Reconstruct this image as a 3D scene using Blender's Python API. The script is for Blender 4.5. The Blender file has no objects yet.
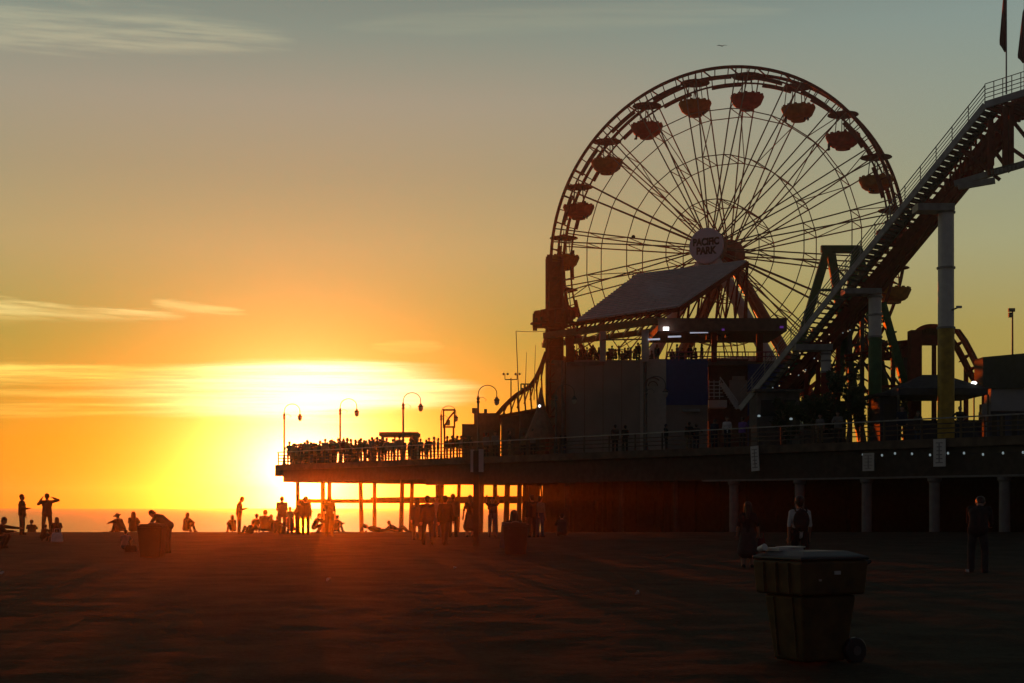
import bpy, bmesh, math, random
import numpy as np
from mathutils import Vector, Matrix
random.seed(7)
C = bpy.context.scene.collection
F = 1500.0; CX = 512.0; HY = 507.0; EYE = 1.5
V = Vector
R = math.radians

def P(px, py, D):
    return V(((px-CX)/F*D, D, EYE+(HY-py)/F*D))

def sm(a, b, x):
    t = min(1, max(0, (x-a)/(b-a))); return t*t*(3-2*t)

def ground(x, y):
    if y < 70: return 0.30*sm(42, 70, y)
    return 0.30-2.6*sm(71, 112, y)

# ------------------------------------------------------------------ mesh builder
ORIG = {}
class MB:
    def __init__(s): s.v = []; s.f = []; s.m = []; s.cm = 0
    def add(s, vs, fs):
        b = len(s.v); s.v += [tuple(v) for v in vs]
        for f in fs: s.f.append(tuple(b+i for i in f)); s.m.append(s.cm)
    def box(s, c, size, M=None):
        c = V(c); x, y, z = [d/2 for d in size]
        vs = [V((sx*x, sy*y, sz*z)) for sx in (-1, 1) for sy in (-1, 1) for sz in (-1, 1)]
        if M is not None: vs = [M @ v for v in vs]
        s.add([c+v for v in vs], [(0,1,3,2),(4,6,7,5),(0,4,5,1),(2,3,7,6),(0,2,6,4),(1,5,7,3)])
        return s
    def beam(s, a, b, w, h, up=(0,0,1)):
        a = V(a); b = V(b); d = (b-a); L = d.length; d.normalize(); up = V(up)
        if abs(d.dot(up)) > .99: up = V((0,1,0))
        x = d.cross(up).normalized(); z = x.cross(d).normalized()
        M = Matrix((x, d, z)).transposed()
        return s.box((a+b)/2, (w, L, h), M)
    def tube(s, a, b, r0, r1=None, n=8):
        r1 = r0 if r1 is None else r1
        a = V(a); b = V(b); d = (b-a).normalized()
        up = V((0,0,1)) if abs(d.z) < .95 else V((1,0,0))
        x = d.cross(up).normalized(); y = x.cross(d)
        vs = []
        for p, r in ((a, r0), (b, r1)):
            for i in range(n):
                t = 2*math.pi*i/n; vs.append(p+(x*math.cos(t)+y*math.sin(t))*r)
        fs = [(i, (i+1) % n, n+(i+1) % n, n+i) for i in range(n)]
        fs += [tuple(range(n-1, -1, -1)), tuple(range(n, 2*n))]
        s.add(vs, fs); return s
    def path(s, pts, r, n=6, closed=False):
        pts = [V(p) for p in pts]; N = len(pts); vs = []
        rr = r if isinstance(r, (list, tuple)) else [r]*N
        x = None
        for i, p in enumerate(pts):
            if closed: d = pts[(i+1) % N]-pts[i-1]
            else: d = pts[min(i+1, N-1)]-pts[max(i-1, 0)]
            d.normalize()
            if x is None:
                up = V((0,0,1)) if abs(d.z) < .9 else V((1,0,0)); x = d.cross(up).normalized()
            x = (x-d*x.dot(d)).normalized(); y = d.cross(x)
            for k in range(n):
                t = 2*math.pi*k/n; vs.append(p+(x*math.cos(t)+y*math.sin(t))*rr[i])
        fs = []
        for i in range(N if closed else N-1):
            j = (i+1) % N
            for k in range(n): fs.append((i*n+k, i*n+(k+1) % n, j*n+(k+1) % n, j*n+k))
        if not closed: fs += [tuple(range(n-1, -1, -1)), tuple(range((N-1)*n, N*n))]
        s.add(vs, fs); return s
    def lathe(s, c, prof, n=16, axis=(0,0,1)):
        c = V(c); d = V(axis).normalized(); up = V((1,0,0)) if abs(d.x) < .9 else V((0,1,0))
        x = d.cross(up).normalized(); y = d.cross(x); vs = []
        for r, h in prof:
            for k in range(n):
                t = 2*math.pi*k/n; vs.append(c+d*h+(x*math.cos(t)+y*math.sin(t))*max(r, .0005))
        fs = [(i*n+k, i*n+(k+1) % n, (i+1)*n+(k+1) % n, (i+1)*n+k) for i in range(len(prof)-1) for k in range(n)]
        fs += [tuple(range(n-1, -1, -1)), tuple(range((len(prof)-1)*n, len(prof)*n))]
        s.add(vs, fs); return s
    def slab(s, pts, off):
        """closed polygon extruded by the vector off"""
        n = len(pts); off = V(off); pts = [V(p) for p in pts]
        fs = [tuple(range(n-1, -1, -1)), tuple(range(n, 2*n))]+[(i, (i+1) % n, n+(i+1) % n, n+i) for i in range(n)]
        s.add(pts+[p+off for p in pts], fs); return s
    def ball(s, c, r, sc=(1,1,1), nu=10, nv=6):
        c = V(c); vs = [c+V((0,0,-r*sc[2]))]
        for j in range(1, nv):
            a = -math.pi/2+math.pi*j/nv
            for i in range(nu):
                t = 2*math.pi*i/nu
                vs.append(c+V((r*sc[0]*math.cos(a)*math.cos(t), r*sc[1]*math.cos(a)*math.sin(t), r*sc[2]*math.sin(a))))
        vs.append(c+V((0,0,r*sc[2]))); top = len(vs)-1
        fs = [(0, 1+(i+1) % nu, 1+i) for i in range(nu)]
        for j in range(nv-2):
            b = 1+j*nu
            fs += [(b+i, b+(i+1) % nu, b+nu+(i+1) % nu, b+nu+i) for i in range(nu)]
        b = 1+(nv-2)*nu
        fs += [(b+i, b+(i+1) % nu, top) for i in range(nu)]
        s.add(vs, fs); return s
    def build(s, name, mat, parent=None, origin=None, smooth=False, label=None):
        if parent is not None: off = ORIG[parent.name]
        else: off = V(origin) if origin is not None else V((0,0,0))
        me = bpy.data.meshes.new(name)
        me.from_pydata([(v[0]-off.x, v[1]-off.y, v[2]-off.z) for v in s.v], [], s.f)
        mats = mat if isinstance(mat, (list, tuple)) else [mat]
        for m in mats: me.materials.append(m)
        if len(mats) > 1: me.polygons.foreach_set('material_index', s.m)
        if smooth: me.polygons.foreach_set('use_smooth', [True]*len(me.polygons))
        me.update()
        bm = bmesh.new(); bm.from_mesh(me); bmesh.ops.recalc_face_normals(bm, faces=bm.faces); bm.to_mesh(me); bm.free()
        o = bpy.data.objects.new(name, me); C.objects.link(o)
        if parent is not None: o.parent = parent
        else: o.location = off
        ORIG[o.name] = off
        if label: o['label'] = label
        return o

def tag(o, label=None, cat=None, group=None, kind=None):
    if label: o['label'] = label
    if cat: o['category'] = cat
    if group: o['group'] = group
    if kind: o['kind'] = kind
    return o

def thing(name, loc, label, cat, group=None):
    o = bpy.data.objects.new(name, None); C.objects.link(o)
    o.empty_display_size = .3; o.location = loc; ORIG[o.name] = V(loc)
    return tag(o, label, cat, group)

def copy_tree(o, parent=None, loc=None, rotz=None, label=None, group=None):
    c = o.copy(); C.objects.link(c)
    if parent is not None: c.parent = parent
    if loc is not None: c.location = loc
    if rotz is not None: c.rotation_euler = (0, 0, rotz)
    if label: c['label'] = label
    if group: c['group'] = group
    for ch in list(o.children): copy_tree(ch, c)
    return c

# ------------------------------------------------------------------ materials
MATS = {}
def mat(name, col, rough=.6, metal=0., var=.25, scale=3., bump=.0, bscale=40., spec=.5, emit=None, estr=0):
    if name in MATS: return MATS[name]
    m = bpy.data.materials.new(name); m.use_nodes = True; nt = m.node_tree; N = nt.nodes; L = nt.links
    b = N['Principled BSDF']; b.inputs['Roughness'].default_value = rough; b.inputs['Metallic'].default_value = metal
    b.inputs['Specular IOR Level'].default_value = spec
    tc = N.new('ShaderNodeTexCoord')
    no = N.new('ShaderNodeTexNoise'); no.inputs['Scale'].default_value = scale; no.inputs['Detail'].default_value = 5
    L.new(tc.outputs['Object'], no.inputs['Vector'])
    cr = N.new('ShaderNodeValToRGB')
    a = [max(0, c*(1-var)) for c in col]; z = [min(1, c*(1+var)) for c in col]
    cr.color_ramp.elements[0].position = .3; cr.color_ramp.elements[1].position = .7
    cr.color_ramp.elements[0].color = (*a, 1); cr.color_ramp.elements[1].color = (*z, 1)
    L.new(no.outputs['Fac'], cr.inputs['Fac']); L.new(cr.outputs['Color'], b.inputs['Base Color'])
    if bump:
        n2 = N.new('ShaderNodeTexNoise'); n2.inputs['Scale'].default_value = bscale; n2.inputs['Detail'].default_value = 3
        L.new(tc.outputs['Object'], n2.inputs['Vector'])
        bp = N.new('ShaderNodeBump'); bp.inputs['Strength'].default_value = bump; bp.inputs['Distance'].default_value = .02
        L.new(n2.outputs['Fac'], bp.inputs['Height']); L.new(bp.outputs['Normal'], b.inputs['Normal'])
    if emit:
        b.inputs['Emission Color'].default_value = (*emit, 1); b.inputs['Emission Strength'].default_value = estr
    MATS[name] = m; return m

red = mat('red_paint', (.50, .055, .03), .75, spec=.2)
dkred = mat('dark_red_paint', (.24, .045, .032), .8, spec=.15)
yellow = mat('yellow_paint', (.50, .20, .03), .75, spec=.2)
white = mat('white_paint', (.72, .72, .70), .5, var=.08)
grey = mat('grey_steel_paint', (.30, .30, .30), .5)
steel = mat('dark_steel', (.10, .10, .10), .5, .3)
galv = mat('galvanised_steel', (.35, .36, .37), .45, .5)
green = mat('green_paint', (.05, .16, .06), .5)
spokem = mat('wheel_steel', (.40, .25, .17), .8, spec=.15)
bluewall = mat('blue_paint', (.03, .06, .22), .6, var=.15)
beige = mat('beige_plaster', (.30, .245, .21), .8, var=.12, scale=.6, bump=.1)
pale = mat('pale_plaster', (.42, .38, .34), .8, var=.1)
brown = mat('brown_cladding', (.16, .10, .08), .7)
wood = mat('weathered_timber', (.13, .095, .07), .8, var=.35, scale=2, bump=.3)
darkwood = mat('tarred_timber', (.06, .05, .04), .8, var=.3, bump=.3)
conc = mat('concrete', (.24, .235, .225), .8, var=.15, bump=.2)
dkconc = mat('stained_concrete', (.16, .15, .14), .85, var=.25, bump=.2)
black = mat('black_plastic', (.025, .025, .025), .5)
canvas = mat('dark_canvas', (.06, .06, .08), .8)
skin = mat('skin', (.36, .20, .14), .5, var=.08)
hairm = mat('dark_hair', (.03, .02, .015), .5, var=.2, scale=30)
leafm = mat('leaf', (.05, .075, .03), .6, var=.5, scale=1.5)
barkm = mat('bark', (.12, .09, .06), .9, var=.3, bump=.4)
signw = mat('sign_white', (.75, .74, .72), .5, var=.05)
signgrey = mat('sign_back_aluminium', (.55, .55, .55), .4, .3, var=.05)
ink = mat('dark_lettering', (.05, .02, .02), .6, var=.05)
lampglow = mat('lamp_glow', (.9, .9, .9), .4, emit=(1, .95, .9), estr=3)
warmglow = mat('warm_bulb_glow', (.9, .8, .6), .4, emit=(1, .72, .38), estr=.5)
coolglow = mat('cool_bulb_glow', (.8, .9, .9), .4, emit=(.75, .95, 1), estr=.22)
tubeglow = mat('tube_glow', (.8, .85, .9), .4, emit=(.75, .8, 1), estr=.42)
purpleglow = mat('purple_glow', (.5, .2, .8), .4, emit=(.45, .1, 1), estr=.12)
CLOTH = {k: mat('cloth_'+k, c, .9, var=.15, scale=8, bump=.15, bscale=25) for k, c in dict(
    black=(.02, .02, .022), navy=(.02, .028, .06), charcoal=(.05, .05, .052), denim=(.05, .08, .15), khaki=(.22, .17, .10),
    maroon=(.14, .02, .025), olive=(.08, .085, .04), grey=(.20, .20, .20), white=(.70, .70, .68), purple=(.20, .10, .38),
    tan=(.30, .22, .15), teal=(.03, .12, .13), shoe=(.03, .028, .026)).items()}
# ------------------------------------------------------------------ people
def nrm(d): return V(d).normalized()

def remesh_eval(mb, voxel, smooth_it):
    me = bpy.data.meshes.new('tmp'); me.from_pydata(mb.v, [], mb.f); me.update()
    o = bpy.data.objects.new('tmp', me); C.objects.link(o)
    m = o.modifiers.new('r', 'REMESH'); m.mode = 'VOXEL'; m.voxel_size = voxel
    k = o.modifiers.new('s', 'SMOOTH'); k.factor = .5; k.iterations = smooth_it
    dg = bpy.context.evaluated_depsgraph_get(); dg.update()
    out = bpy.data.meshes.new_from_object(o.evaluated_get(dg))
    bpy.data.objects.remove(o); bpy.data.meshes.remove(me)
    return out

def capsule(mb, a, b, r0, r1):
    a = V(a); b = V(b)
    mb.ball(a, r0, nu=12, nv=8); mb.ball(b, r1, nu=12, nv=8)
    if (b-a).length > 1e-4: mb.tube(a, b, r0*.985, r1*.985, 12)

TEMPL = {}
def figure(key, pel=None, lean=0, side=0, head=0, yaw=0, arms=None, legs=None, top='jacket', bottom='trousers',
           hair='short', size=1.0, tc='black', bc='charcoal', shc='shoe', voxel=.017, fem=False):
    """pose -> one continuous body mesh (skin, top, trousers, shoes) and a hair or hat mesh; local +y is forward"""
    L_, S_ = R(lean), R(side)
    u = V((math.sin(S_), math.sin(L_), math.cos(L_))).normalized(); f = V((0, math.cos(L_), -math.sin(L_)))
    if arms is None: arms = [((.14, .02, -1), (.02, .28, -1))]*2
    if legs is None: legs = [((.05, .03, -1), (.0, -.04, -1))]*2
    pelv = V((0, 0, .93 if pel is None else pel)); X = V((1, 0, 0))
    sw = .165 if fem else .185; hw = .095
    neck = pelv+u*.50; caps = []          # (a, b, r0, r1, tag)  0 skin 1 top 2 bottom 3 shoe
    hl = L_+R(head); hd = V((math.sin(S_)*.6, math.sin(hl), math.cos(hl))).normalized()
    fw = V((math.sin(R(yaw)), math.cos(hl)*math.cos(R(yaw)), -math.sin(hl)))
    fw = (fw-hd*fw.dot(hd)).normalized()
    hc = neck+hd*.165+fw*.015
    caps += [(neck-u*.02, neck+hd*.10, .064, .062, 0)]
    # trunk
    chest = pelv+u*.34; waist = pelv+u*.17
    wr = .11 if fem else .128
    caps += [(chest-X*.085, chest+X*.085, .135, .135, 1), (waist-X*.045, waist+X*.045, wr, wr, 1),
             (pelv+u*.06-X*.05, pelv+u*.06+X*.05, .115, .115, 1 if top in ('jacket', 'coat', 'hoodie') else 2),
             (pelv-X*.05, pelv+X*.05, .115, .115, 2), (chest, waist, .13, .115, 1), (waist, pelv, .115, .12, 1),
             (neck-u*.045-X*sw*.8, neck-u*.045+X*sw*.8, .062, .062, 1), (neck-u*.07, chest, .10, .13, 1)]
    if top in ('jacket', 'coat', 'hoodie'):
        caps += [(pelv-u*.03-X*.075, pelv+X*.075-u*.03, .142, .142, 1), (chest-X*.05, pelv+u*.02-X*.06, .14, .142, 1), (chest+X*.05, pelv+u*.02+X*.06, .14, .142, 1)]
    if top == 'coat': caps += [(pelv-u*.22-X*.06, pelv-u*.22+X*.06, .14, .14, 1), (pelv-X*.06, pelv-u*.22-X*.06, .14, .14, 1), (pelv+X*.06, pelv-u*.22+X*.06, .14, .14, 1)]
    if top == 'hoodie': caps += [(neck-f*.06, neck-f*.09-u*.05, .075, .075, 1)]
    th = 1.08 if top == 'tee' else 1.34
    hands = []
    for sx, (d1, d2) in zip((-1, 1), arms):
        d1 = nrm((d1[0]*sx, d1[1], d1[2])); d2 = nrm((d2[0]*sx, d2[1], d2[2]))
        sh = neck-u*.055+X*sx*sw; el = sh+d1*.285; wrst = el+d2*.245
        caps += [(sh, el, .054*th, .044*th, 1)]
        caps += [(el, wrst, .044*th if th > 1.1 else .042, .042 if th > 1.1 else .032, 1 if th > 1.1 else 0)]
        caps += [(wrst, wrst+d2*.05, .028, .034, 0), (wrst+d2*.05, wrst+d2*.085, .036, .03, 0)]
        hands.append((wrst+d2*.09, d2, sx))
    for sx, (d1, d2) in zip((-1, 1), legs):
        d1 = nrm((d1[0]*sx, d1[1], d1[2])); d2 = nrm((d2[0]*sx, d2[1], d2[2]))
        hip = pelv+X*sx*hw-V((0, 0, .03)); kn = hip+d1*.42; an = kn+d2*.40
        lt = 0 if bottom == 'shorts' else 2
        caps += [(hip, kn, .104, .080, 2), (kn, an, .079 if lt == 2 else .060, .070 if lt == 2 else .042, 0 if bottom in ('shorts', 'skirt') else 2)]
        if d2.z < -.6 : fd = nrm((.15*sx, 1, 0)); fd = V((fd.x, fd.y, 0))
        else: fd = nrm(V((d2.x*.3, .25, 1)))
        ft = an+d2*.035
        caps += [(ft-fd*.04, ft+fd*.13, .050, .042, 3), (an, ft, .046, .05, 3)]
    if bottom == 'skirt':
        for k in range(7):
            t = k/6; c = pelv-V((0, 0, .08+.42*t)); r = .14+.05*t
            caps += [(c-X*(.05+.05*t), c+X*(.05+.05*t), r, r, 2)]
    # head
    caps += [(hc, hc+hd*.025-fw*.012, .088, .092, 0), (hc-hd*.055+fw*.035, hc-hd*.07+fw*.045, .055, .045, 0),
             (hc+fw*.085, hc-hd*.03+fw*.098, .012, .017, 0)]
    xx = hd.cross(fw)
    for sx in (-1, 1): caps += [(hc+xx*sx*.088-hd*.02, hc+xx*sx*.09+hd*.015, .02, .022, 0)]
    mb = MB()
    for a, b, r0, r1, t in caps: capsule(mb, a, b, r0, r1)
    me = remesh_eval(mb, voxel, 3)
    # face tags by nearest capsule
    n = len(me.polygons); cen = np.empty(n*3); me.polygons.foreach_get('center', cen); cen = cen.reshape(-1, 3)
    best = np.full(n, 1e9); tg = np.zeros(n, int)
    for a, b, r0, r1, t in caps:
        a = np.array(a); b = np.array(b); d = b-a; l2 = max(d@d, 1e-9)
        s = np.clip((cen-a)@d/l2, 0, 1); dist = np.linalg.norm(cen-a-s[:, None]*d, axis=1)-(r0+(r1-r0)*s)
        w = dist < best; best[w] = dist[w]; tg[w] = t
    hb = MB()
    for c, d, sx in hands:                     # fingers, gently curled, and a thumb from the side of the palm
        side_ = d.cross(V((0, 0, 1)) if abs(d.z) < .9 else V((0, 1, 0))).normalized(); nn = side_.cross(d).normalized()
        for k, ln in enumerate((.072, .082, .076, .058)):
            o_ = c+side_*(-.027+.018*k)-d*.01; m_ = o_+d*ln*.55+nn*.006; e_ = m_+d*ln*.42-nn*.022
            hb.path([o_, m_, e_], [.0095, .0085, .006], 6)
        o_ = c-side_*.03-d*.06; hb.path([o_, o_-side_*.022+d*.035, o_-side_*.026+d*.062-nn*.01], [.012, .0105, .008], 6)
    vs = [tuple(v.co) for v in me.vertices]; fs = [tuple(p.vertices) for p in me.polygons]
    base = len(vs); vs += hb.v; fs += [tuple(base+i for i in f) for f in hb.f]; tg = list(tg)+[0]*len(hb.f)
    zmin = min(v[2] for v in vs)
    me2 = bpy.data.meshes.new('person'); me2.from_pydata([(v[0]*size, v[1]*size, (v[2]-zmin)*size) for v in vs], [], fs)
    for m in (skin, CLOTH[tc], CLOTH[bc], CLOTH[shc]): me2.materials.append(m)
    me2.polygons.foreach_set('material_index', [int(t) for t in tg]); me2.polygons.foreach_set('use_smooth', [True]*len(fs)); me2.update()
    bpy.data.meshes.remove(me)
    # hair / hat
    mh = MB(); hh = hc+hd*.03-fw*.02; hm = hairm; hn = 'hair'
    capsule(mh, hh, hh+hd*.012-fw*.01, .100, .101); capsule(mh, hh-fw*.02, hc-hd*.05-fw*.045, .095, .066)
    if hair == 'long':
        capsule(mh, hh-fw*.04, hc-hd*.12-fw*.075, .085, .07); capsule(mh, hc-hd*.12-fw*.075, neck-u*.12-f*.12, .07, .05)
        for sx in (-1, 1): capsule(mh, hh+xx*sx*.06, hc-hd*.16+xx*sx*.085-fw*.03, .05, .035)
    if hair == 'bun': capsule(mh, hh-fw*.09+hd*.07, hh-fw*.1+hd*.075, .045, .045)
    hr = remesh_eval(mh, .016, 2)
    vs = [V(v.co) for v in hr.vertices]; fs = [tuple(p.vertices) for p in hr.polygons]
    # trim the front of the cap so the face stays open
    keep = [f_ for f_ in fs if not (lambda c_: (c_-hc).dot(fw) > .045 and (c_-hc).dot(hd) < .055)(sum((vs[i] for i in f_), V((0,0,0)))/len(f_))]
    hx = MB(); hx.v = [tuple(v) for v in vs]; hx.f = keep; hx.m = [0]*len(keep)
    if hair in ('cap', 'hat'):
        hn = 'hat'; hm = CLOTH['navy'] if hair == 'cap' else CLOTH['tan']
        if hair == 'cap':
            hx.lathe(hc+hd*.045+fw*.075, [(.0, .012), (.06, .01), (.075, 0), (.06, -.004), (0, -.002)], 12, hd)
        else:
            hx.lathe(hc+hd*.055, [(.10, .03), (.12, .01), (.2, -.015), (.205, -.02), (.12, -.005), (.09, .0)], 18, hd)
    bpy.data.meshes.remove(hr)
    mh2 = bpy.data.meshes.new(hn); mh2.from_pydata([(v[0]*size, v[1]*size, (v[2]-zmin)*size) for v in hx.v], [], hx.f)
    mh2.materials.append(hm); mh2.polygons.foreach_set('use_smooth', [True]*len(hx.f)); mh2.update()
    TEMPL[key] = (me2, hn, mh2, (neck-V((0, 0, zmin)))*size, size)

def person(loc, key, face, label, group=None, s=1.0, tc=None, bc=None):
    me, hn, mh, _, _ = TEMPL[key]
    o = bpy.data.objects.new('person', me); C.objects.link(o)
    o.location = loc; o.rotation_euler = (0, 0, R(face)); o.scale = (s, s, s)
    for k, c in ((1, tc), (2, bc)):
        if c: o.material_slots[k].link = 'OBJECT'; o.material_slots[k].material = CLOTH[c]
    h = bpy.data.objects.new(hn, mh); C.objects.link(h); h.parent = o
    return tag(o, label, 'person', group)

DN = ((.14, .02, -1), (.02, .28, -1))
LS = ((.05, .03, -1), (0, -.04, -1))
figure('stand', hair='short', top='jacket')
figure('stand_long', hair='long', top='coat', tc='navy', fem=True, size=.95)
figure('stand_tee', hair='short', top='tee', tc='grey', bc='denim')
figure('hoodie', hair='cap', top='hoodie', tc='charcoal', bc='black')
figure('phone', head=32, lean=4, arms=[((.10, .12, -1), (-.45, 1, .25))]*2, tc='charcoal')
figure('photo', arms=[((.55, .45, -.25), (-.45, .35, .85)), ((.85, .30, .22), (-1, .45, .42))], top='jacket', tc='charcoal', legs=[((.12, 0, -1), (.02, -.02, -1))]*2)
figure('raise', arms=[((.25, .75, .25), (-.1, .5, .9))]*2, top='tee', tc='navy', bc='denim')
figure('talk', arms=[DN, ((.15, .25, -1), (.05, 1, .08))], top='jacket', tc='black')
figure('hips', arms=[((.75, -.15, -.7), (-.75, .35, -.5))]*2, top='tee', tc='black')
figure('walk', lean=3, legs=[((.03, .34, -1), (0, .05, -1)), ((.03, -.18, -1), (0, -.5, -1))], arms=[((.14, -.25, -1), (0, .05, -1)), ((.14, .25, -1), (0, .5, -1))], tc='navy')
figure('walk_tee', lean=3, legs=[((.03, .34, -1), (0, .05, -1)), ((.03, -.18, -1), (0, -.5, -1))], arms=[((.2, -.2, -1), (0, .1, -1)), ((.2, .2, -1), (0, .4, -1))], top='tee', tc='white', bc='black', voxel=.014)
figure('skirt', hair='long', fem=True, top='tee', bottom='skirt', tc='black', bc='charcoal', size=.93, arms=[((.3, .0, -1), (.1, .2, -1))]*2)
figure('bend', lean=52, head=18, legs=[((.04, .10, -1), (0, -.05, -1))]*2, arms=[((.1, .55, -.85), (0, .5, -.85))]*2, tc='charcoal')
figure('stoop', lean=26, head=28, legs=[((.10, .05, -1), (0, -.04, -1))]*2, arms=[((.15, .45, -1), (-.15, .9, -.3))]*2, tc='black', voxel=.014)
figure('rail', lean=10, arms=[((.25, .55, -.8), (-.35, 1, .05))]*2, tc='black')
KN = [((.12, .82, .62), (.02, .40, -.92))]*2
figure('sit', pel=.12, lean=18, head=5, legs=KN, arms=[((.25, .75, -.45), (-.5, .85, .05))]*2, tc='charcoal')
figure('sit_long', pel=.12, lean=10, hair='long', fem=True, legs=KN, arms=[((.25, .75, -.55), (-.5, .75, -.05))]*2, tc='maroon', size=.95)
figure('sit_back', pel=.12, lean=-22, head=14, legs=[((.12, .95, .30), (.02, .8, -.45))]*2, arms=[((.30, -.55, -.85), (.05, -.15, -1))]*2, top='tee', tc='olive', bc='denim')
figure('sit_hat', pel=.12, lean=30, head=-10, hair='hat', legs=KN, arms=[((.2, .75, -.3), (-.2, .9, -.2))]*2, tc='tan')
figure('lie', pel=.12, lean=-58, head=45, legs=[((.12, .85, .55), (.02, .75, -.75))]*2, arms=[((.45, -.55, -.55), (.1, .8, -.35))]*2, tc='navy')
figure('lie_flat', pel=.12, lean=-80, head=25, legs=[((.10, 1, .0), (.02, 1, -.02))]*2, arms=[((.3, .75, -.1), (-.3, .9, .1))]*2, tc='black')
figure('crouch', pel=.30, lean=25, legs=[((.18, .88, .25), (0, -.45, -.9))]*2, arms=[((.2, .8, -.1), (0, 1, -.1)), ((.2, .7, -.5), (-.3, .8, 0))], tc='black')
figure('seat', pel=.45, lean=4, legs=[((.08, 1, .02), (0, .02, -1))]*2, arms=[((.2, .45, -.9), (-.2, 1, .05))]*2, tc='charcoal')
figure('child', size=.68, top='tee', tc='teal', bc='navy')
# ------------------------------------------------------------------ camera, sky, sun, air
cam = bpy.data.cameras.new('camera'); co = bpy.data.objects.new('camera', cam); C.objects.link(co)
co.location = (0, 0, EYE); co.rotation_euler = (R(90), 0, 0)
cam.sensor_width = 36; cam.lens = 36*F/1024; cam.shift_y = (HY-341.5)/1024
cam.clip_start = .1; cam.clip_end = 20000
bpy.context.scene.camera = co
sc = bpy.context.scene
sc.render.engine = 'CYCLES'
sc.cycles.use_denoising = True
sc.cycles.volume_bounces = 0
sc.cycles.max_bounces = 6
sc.cycles.sample_clamp_indirect = 4
sc.view_settings.view_transform = 'Standard'; sc.view_settings.look = 'None'; sc.view_settings.gamma = 1
sc.view_settings.exposure = 0; sc.view_settings.use_curve_mapping = False

SUNPX = (302, 484)
sd = V(((SUNPX[0]-CX)/F, 1, (HY-SUNPX[1])/F)).normalized()
s_el = math.asin(sd.z); s_az = math.atan2(sd.x, sd.y)
sun = bpy.data.lights.new('sun', 'SUN'); sun.energy = 2.6; sun.color = (1, .10, .0); sun.angle = R(.5)
so = bpy.data.objects.new('sun', sun); C.objects.link(so)
so.rotation_euler = (-sd).to_track_quat('-Z', 'Y').to_euler(); so.location = (0, 0, 60)

w = bpy.data.worlds.new('World'); sc.world = w; w.use_nodes = True
nt = w.node_tree; N = nt.nodes; L = nt.links
for n in list(N): N.remove(n)
def mth(op, a, b=None, c=None, clamp=False):
    n = N.new('ShaderNodeMath'); n.operation = op; n.use_clamp = clamp
    for i, v in enumerate((a, b, c)):
        if v is None: continue
        if isinstance(v, (int, float)): n.inputs[i].default_value = v
        else: L.new(v, n.inputs[i])
    return n.outputs[0]
def smooth(v, a, b, lo=0., hi=1.):
    n = N.new('ShaderNodeMapRange'); n.interpolation_type = 'SMOOTHSTEP'
    for i, x in zip((1, 2, 3, 4), (a, b, lo, hi)): n.inputs[i].default_value = x
    L.new(v, n.inputs[0]); return n.outputs[0]
def vmix(kind, fac, a, b):
    n = N.new('ShaderNodeMix'); n.data_type = 'RGBA'; n.blend_type = kind; n.clamp_result = False
    for sock, v in ((n.inputs[0], fac), (n.inputs[6], a), (n.inputs[7], b)):
        if isinstance(v, (int, float)): sock.default_value = v
        elif isinstance(v, tuple): sock.default_value = (*v, 1)
        else: L.new(v, sock)
    return n.outputs[2]
tc = N.new('ShaderNodeTexCoord'); sx = N.new('ShaderNodeSeparateXYZ'); L.new(tc.outputs['Generated'], sx.inputs[0])
x, y, z = sx.outputs
dp = N.new('ShaderNodeVectorMath'); dp.operation = 'DOT_PRODUCT'; L.new(tc.outputs['Generated'], dp.inputs[0]); dp.inputs[1].default_value = sd
ang = mth('ARCCOSINE', mth('MINIMUM', dp.outputs['Value'], .9999999))
el = mth('ARCSINE', z)                                    # radians
az = mth('ARCTAN2', x, y)
daz = mth('ABSOLUTE', mth('SUBTRACT', az, s_az))
# clear-sky colour by elevation, sun side
def ramp(stops):
    n = N.new('ShaderNodeValToRGB'); cr = n.color_ramp
    while len(cr.elements) < len(stops): cr.elements.new(.5)
    for e, (p, c) in zip(cr.elements, stops): e.position = p; e.color = (*c, 1)
    L.new(mth('DIVIDE', el, R(90), clamp=True), n.inputs[0]); return n.outputs[0]
near = ramp([(0, (.40, .30, .0)), (2.4/90, (.56, .30, .003)), (6.25/90, (.35, .315, .058)), (9.7/90, (.45, .345, .145)), (12.5/90, (.375, .31, .18)), (15/90, (.35, .31, .225)), (17.5/90, (.235, .275, .225)), (24/90, (.08, .105, .12)), (50/90, (.020, .026, .034)), (1, (.012, .016, .022))])
far = ramp([(0, (.40, .27, .03)), (3/90, (.40, .30, .06)), (6.5/90, (.40, .315, .09)), (9.7/90, (.36, .36, .20)), (13/90, (.30, .33, .24)), (17.5/90, (.24, .305, .275)), (24/90, (.08, .105, .125)), (50/90, (.020, .026, .034)), (1, (.012, .016, .022))])
base = vmix('MIX', smooth(daz, R(6), R(30)), near, far)
back = ramp([(0, (.042, .036, .038)), (10/90, (.056, .052, .056)), (25/90, (.036, .038, .042)), (50/90, (.020, .026, .034)), (1, (.012, .016, .022))])
base = vmix('MIX', smooth(daz, R(32), R(95)), base, back)
nish = N.new('ShaderNodeTexSky'); nish.sky_type = 'NISHITA'; nish.sun_disc = False
nish.sun_elevation = s_el; nish.sun_rotation = s_az; nish.air_density = 1.5; nish.dust_density = 3; nish.ozone_density = 1
base = vmix('ADD', .001, base, nish.outputs[0])
# aureole round the sun
def lobe(col, amp, px):
    g = mth('MULTIPLY', amp, mth('EXPONENT', mth('MULTIPLY', ang, -F/px)))
    c = N.new('ShaderNodeCombineColor')
    for i in range(3): L.new(mth('MULTIPLY', g, col[i]), c.inputs[i])
    return c.outputs[0]
base = vmix('ADD', 1., base, lobe((1, .80, .38), 12., 33))
base = vmix('ADD', 1., base, lobe((.6, .55, .012), .5, 100))
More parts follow.
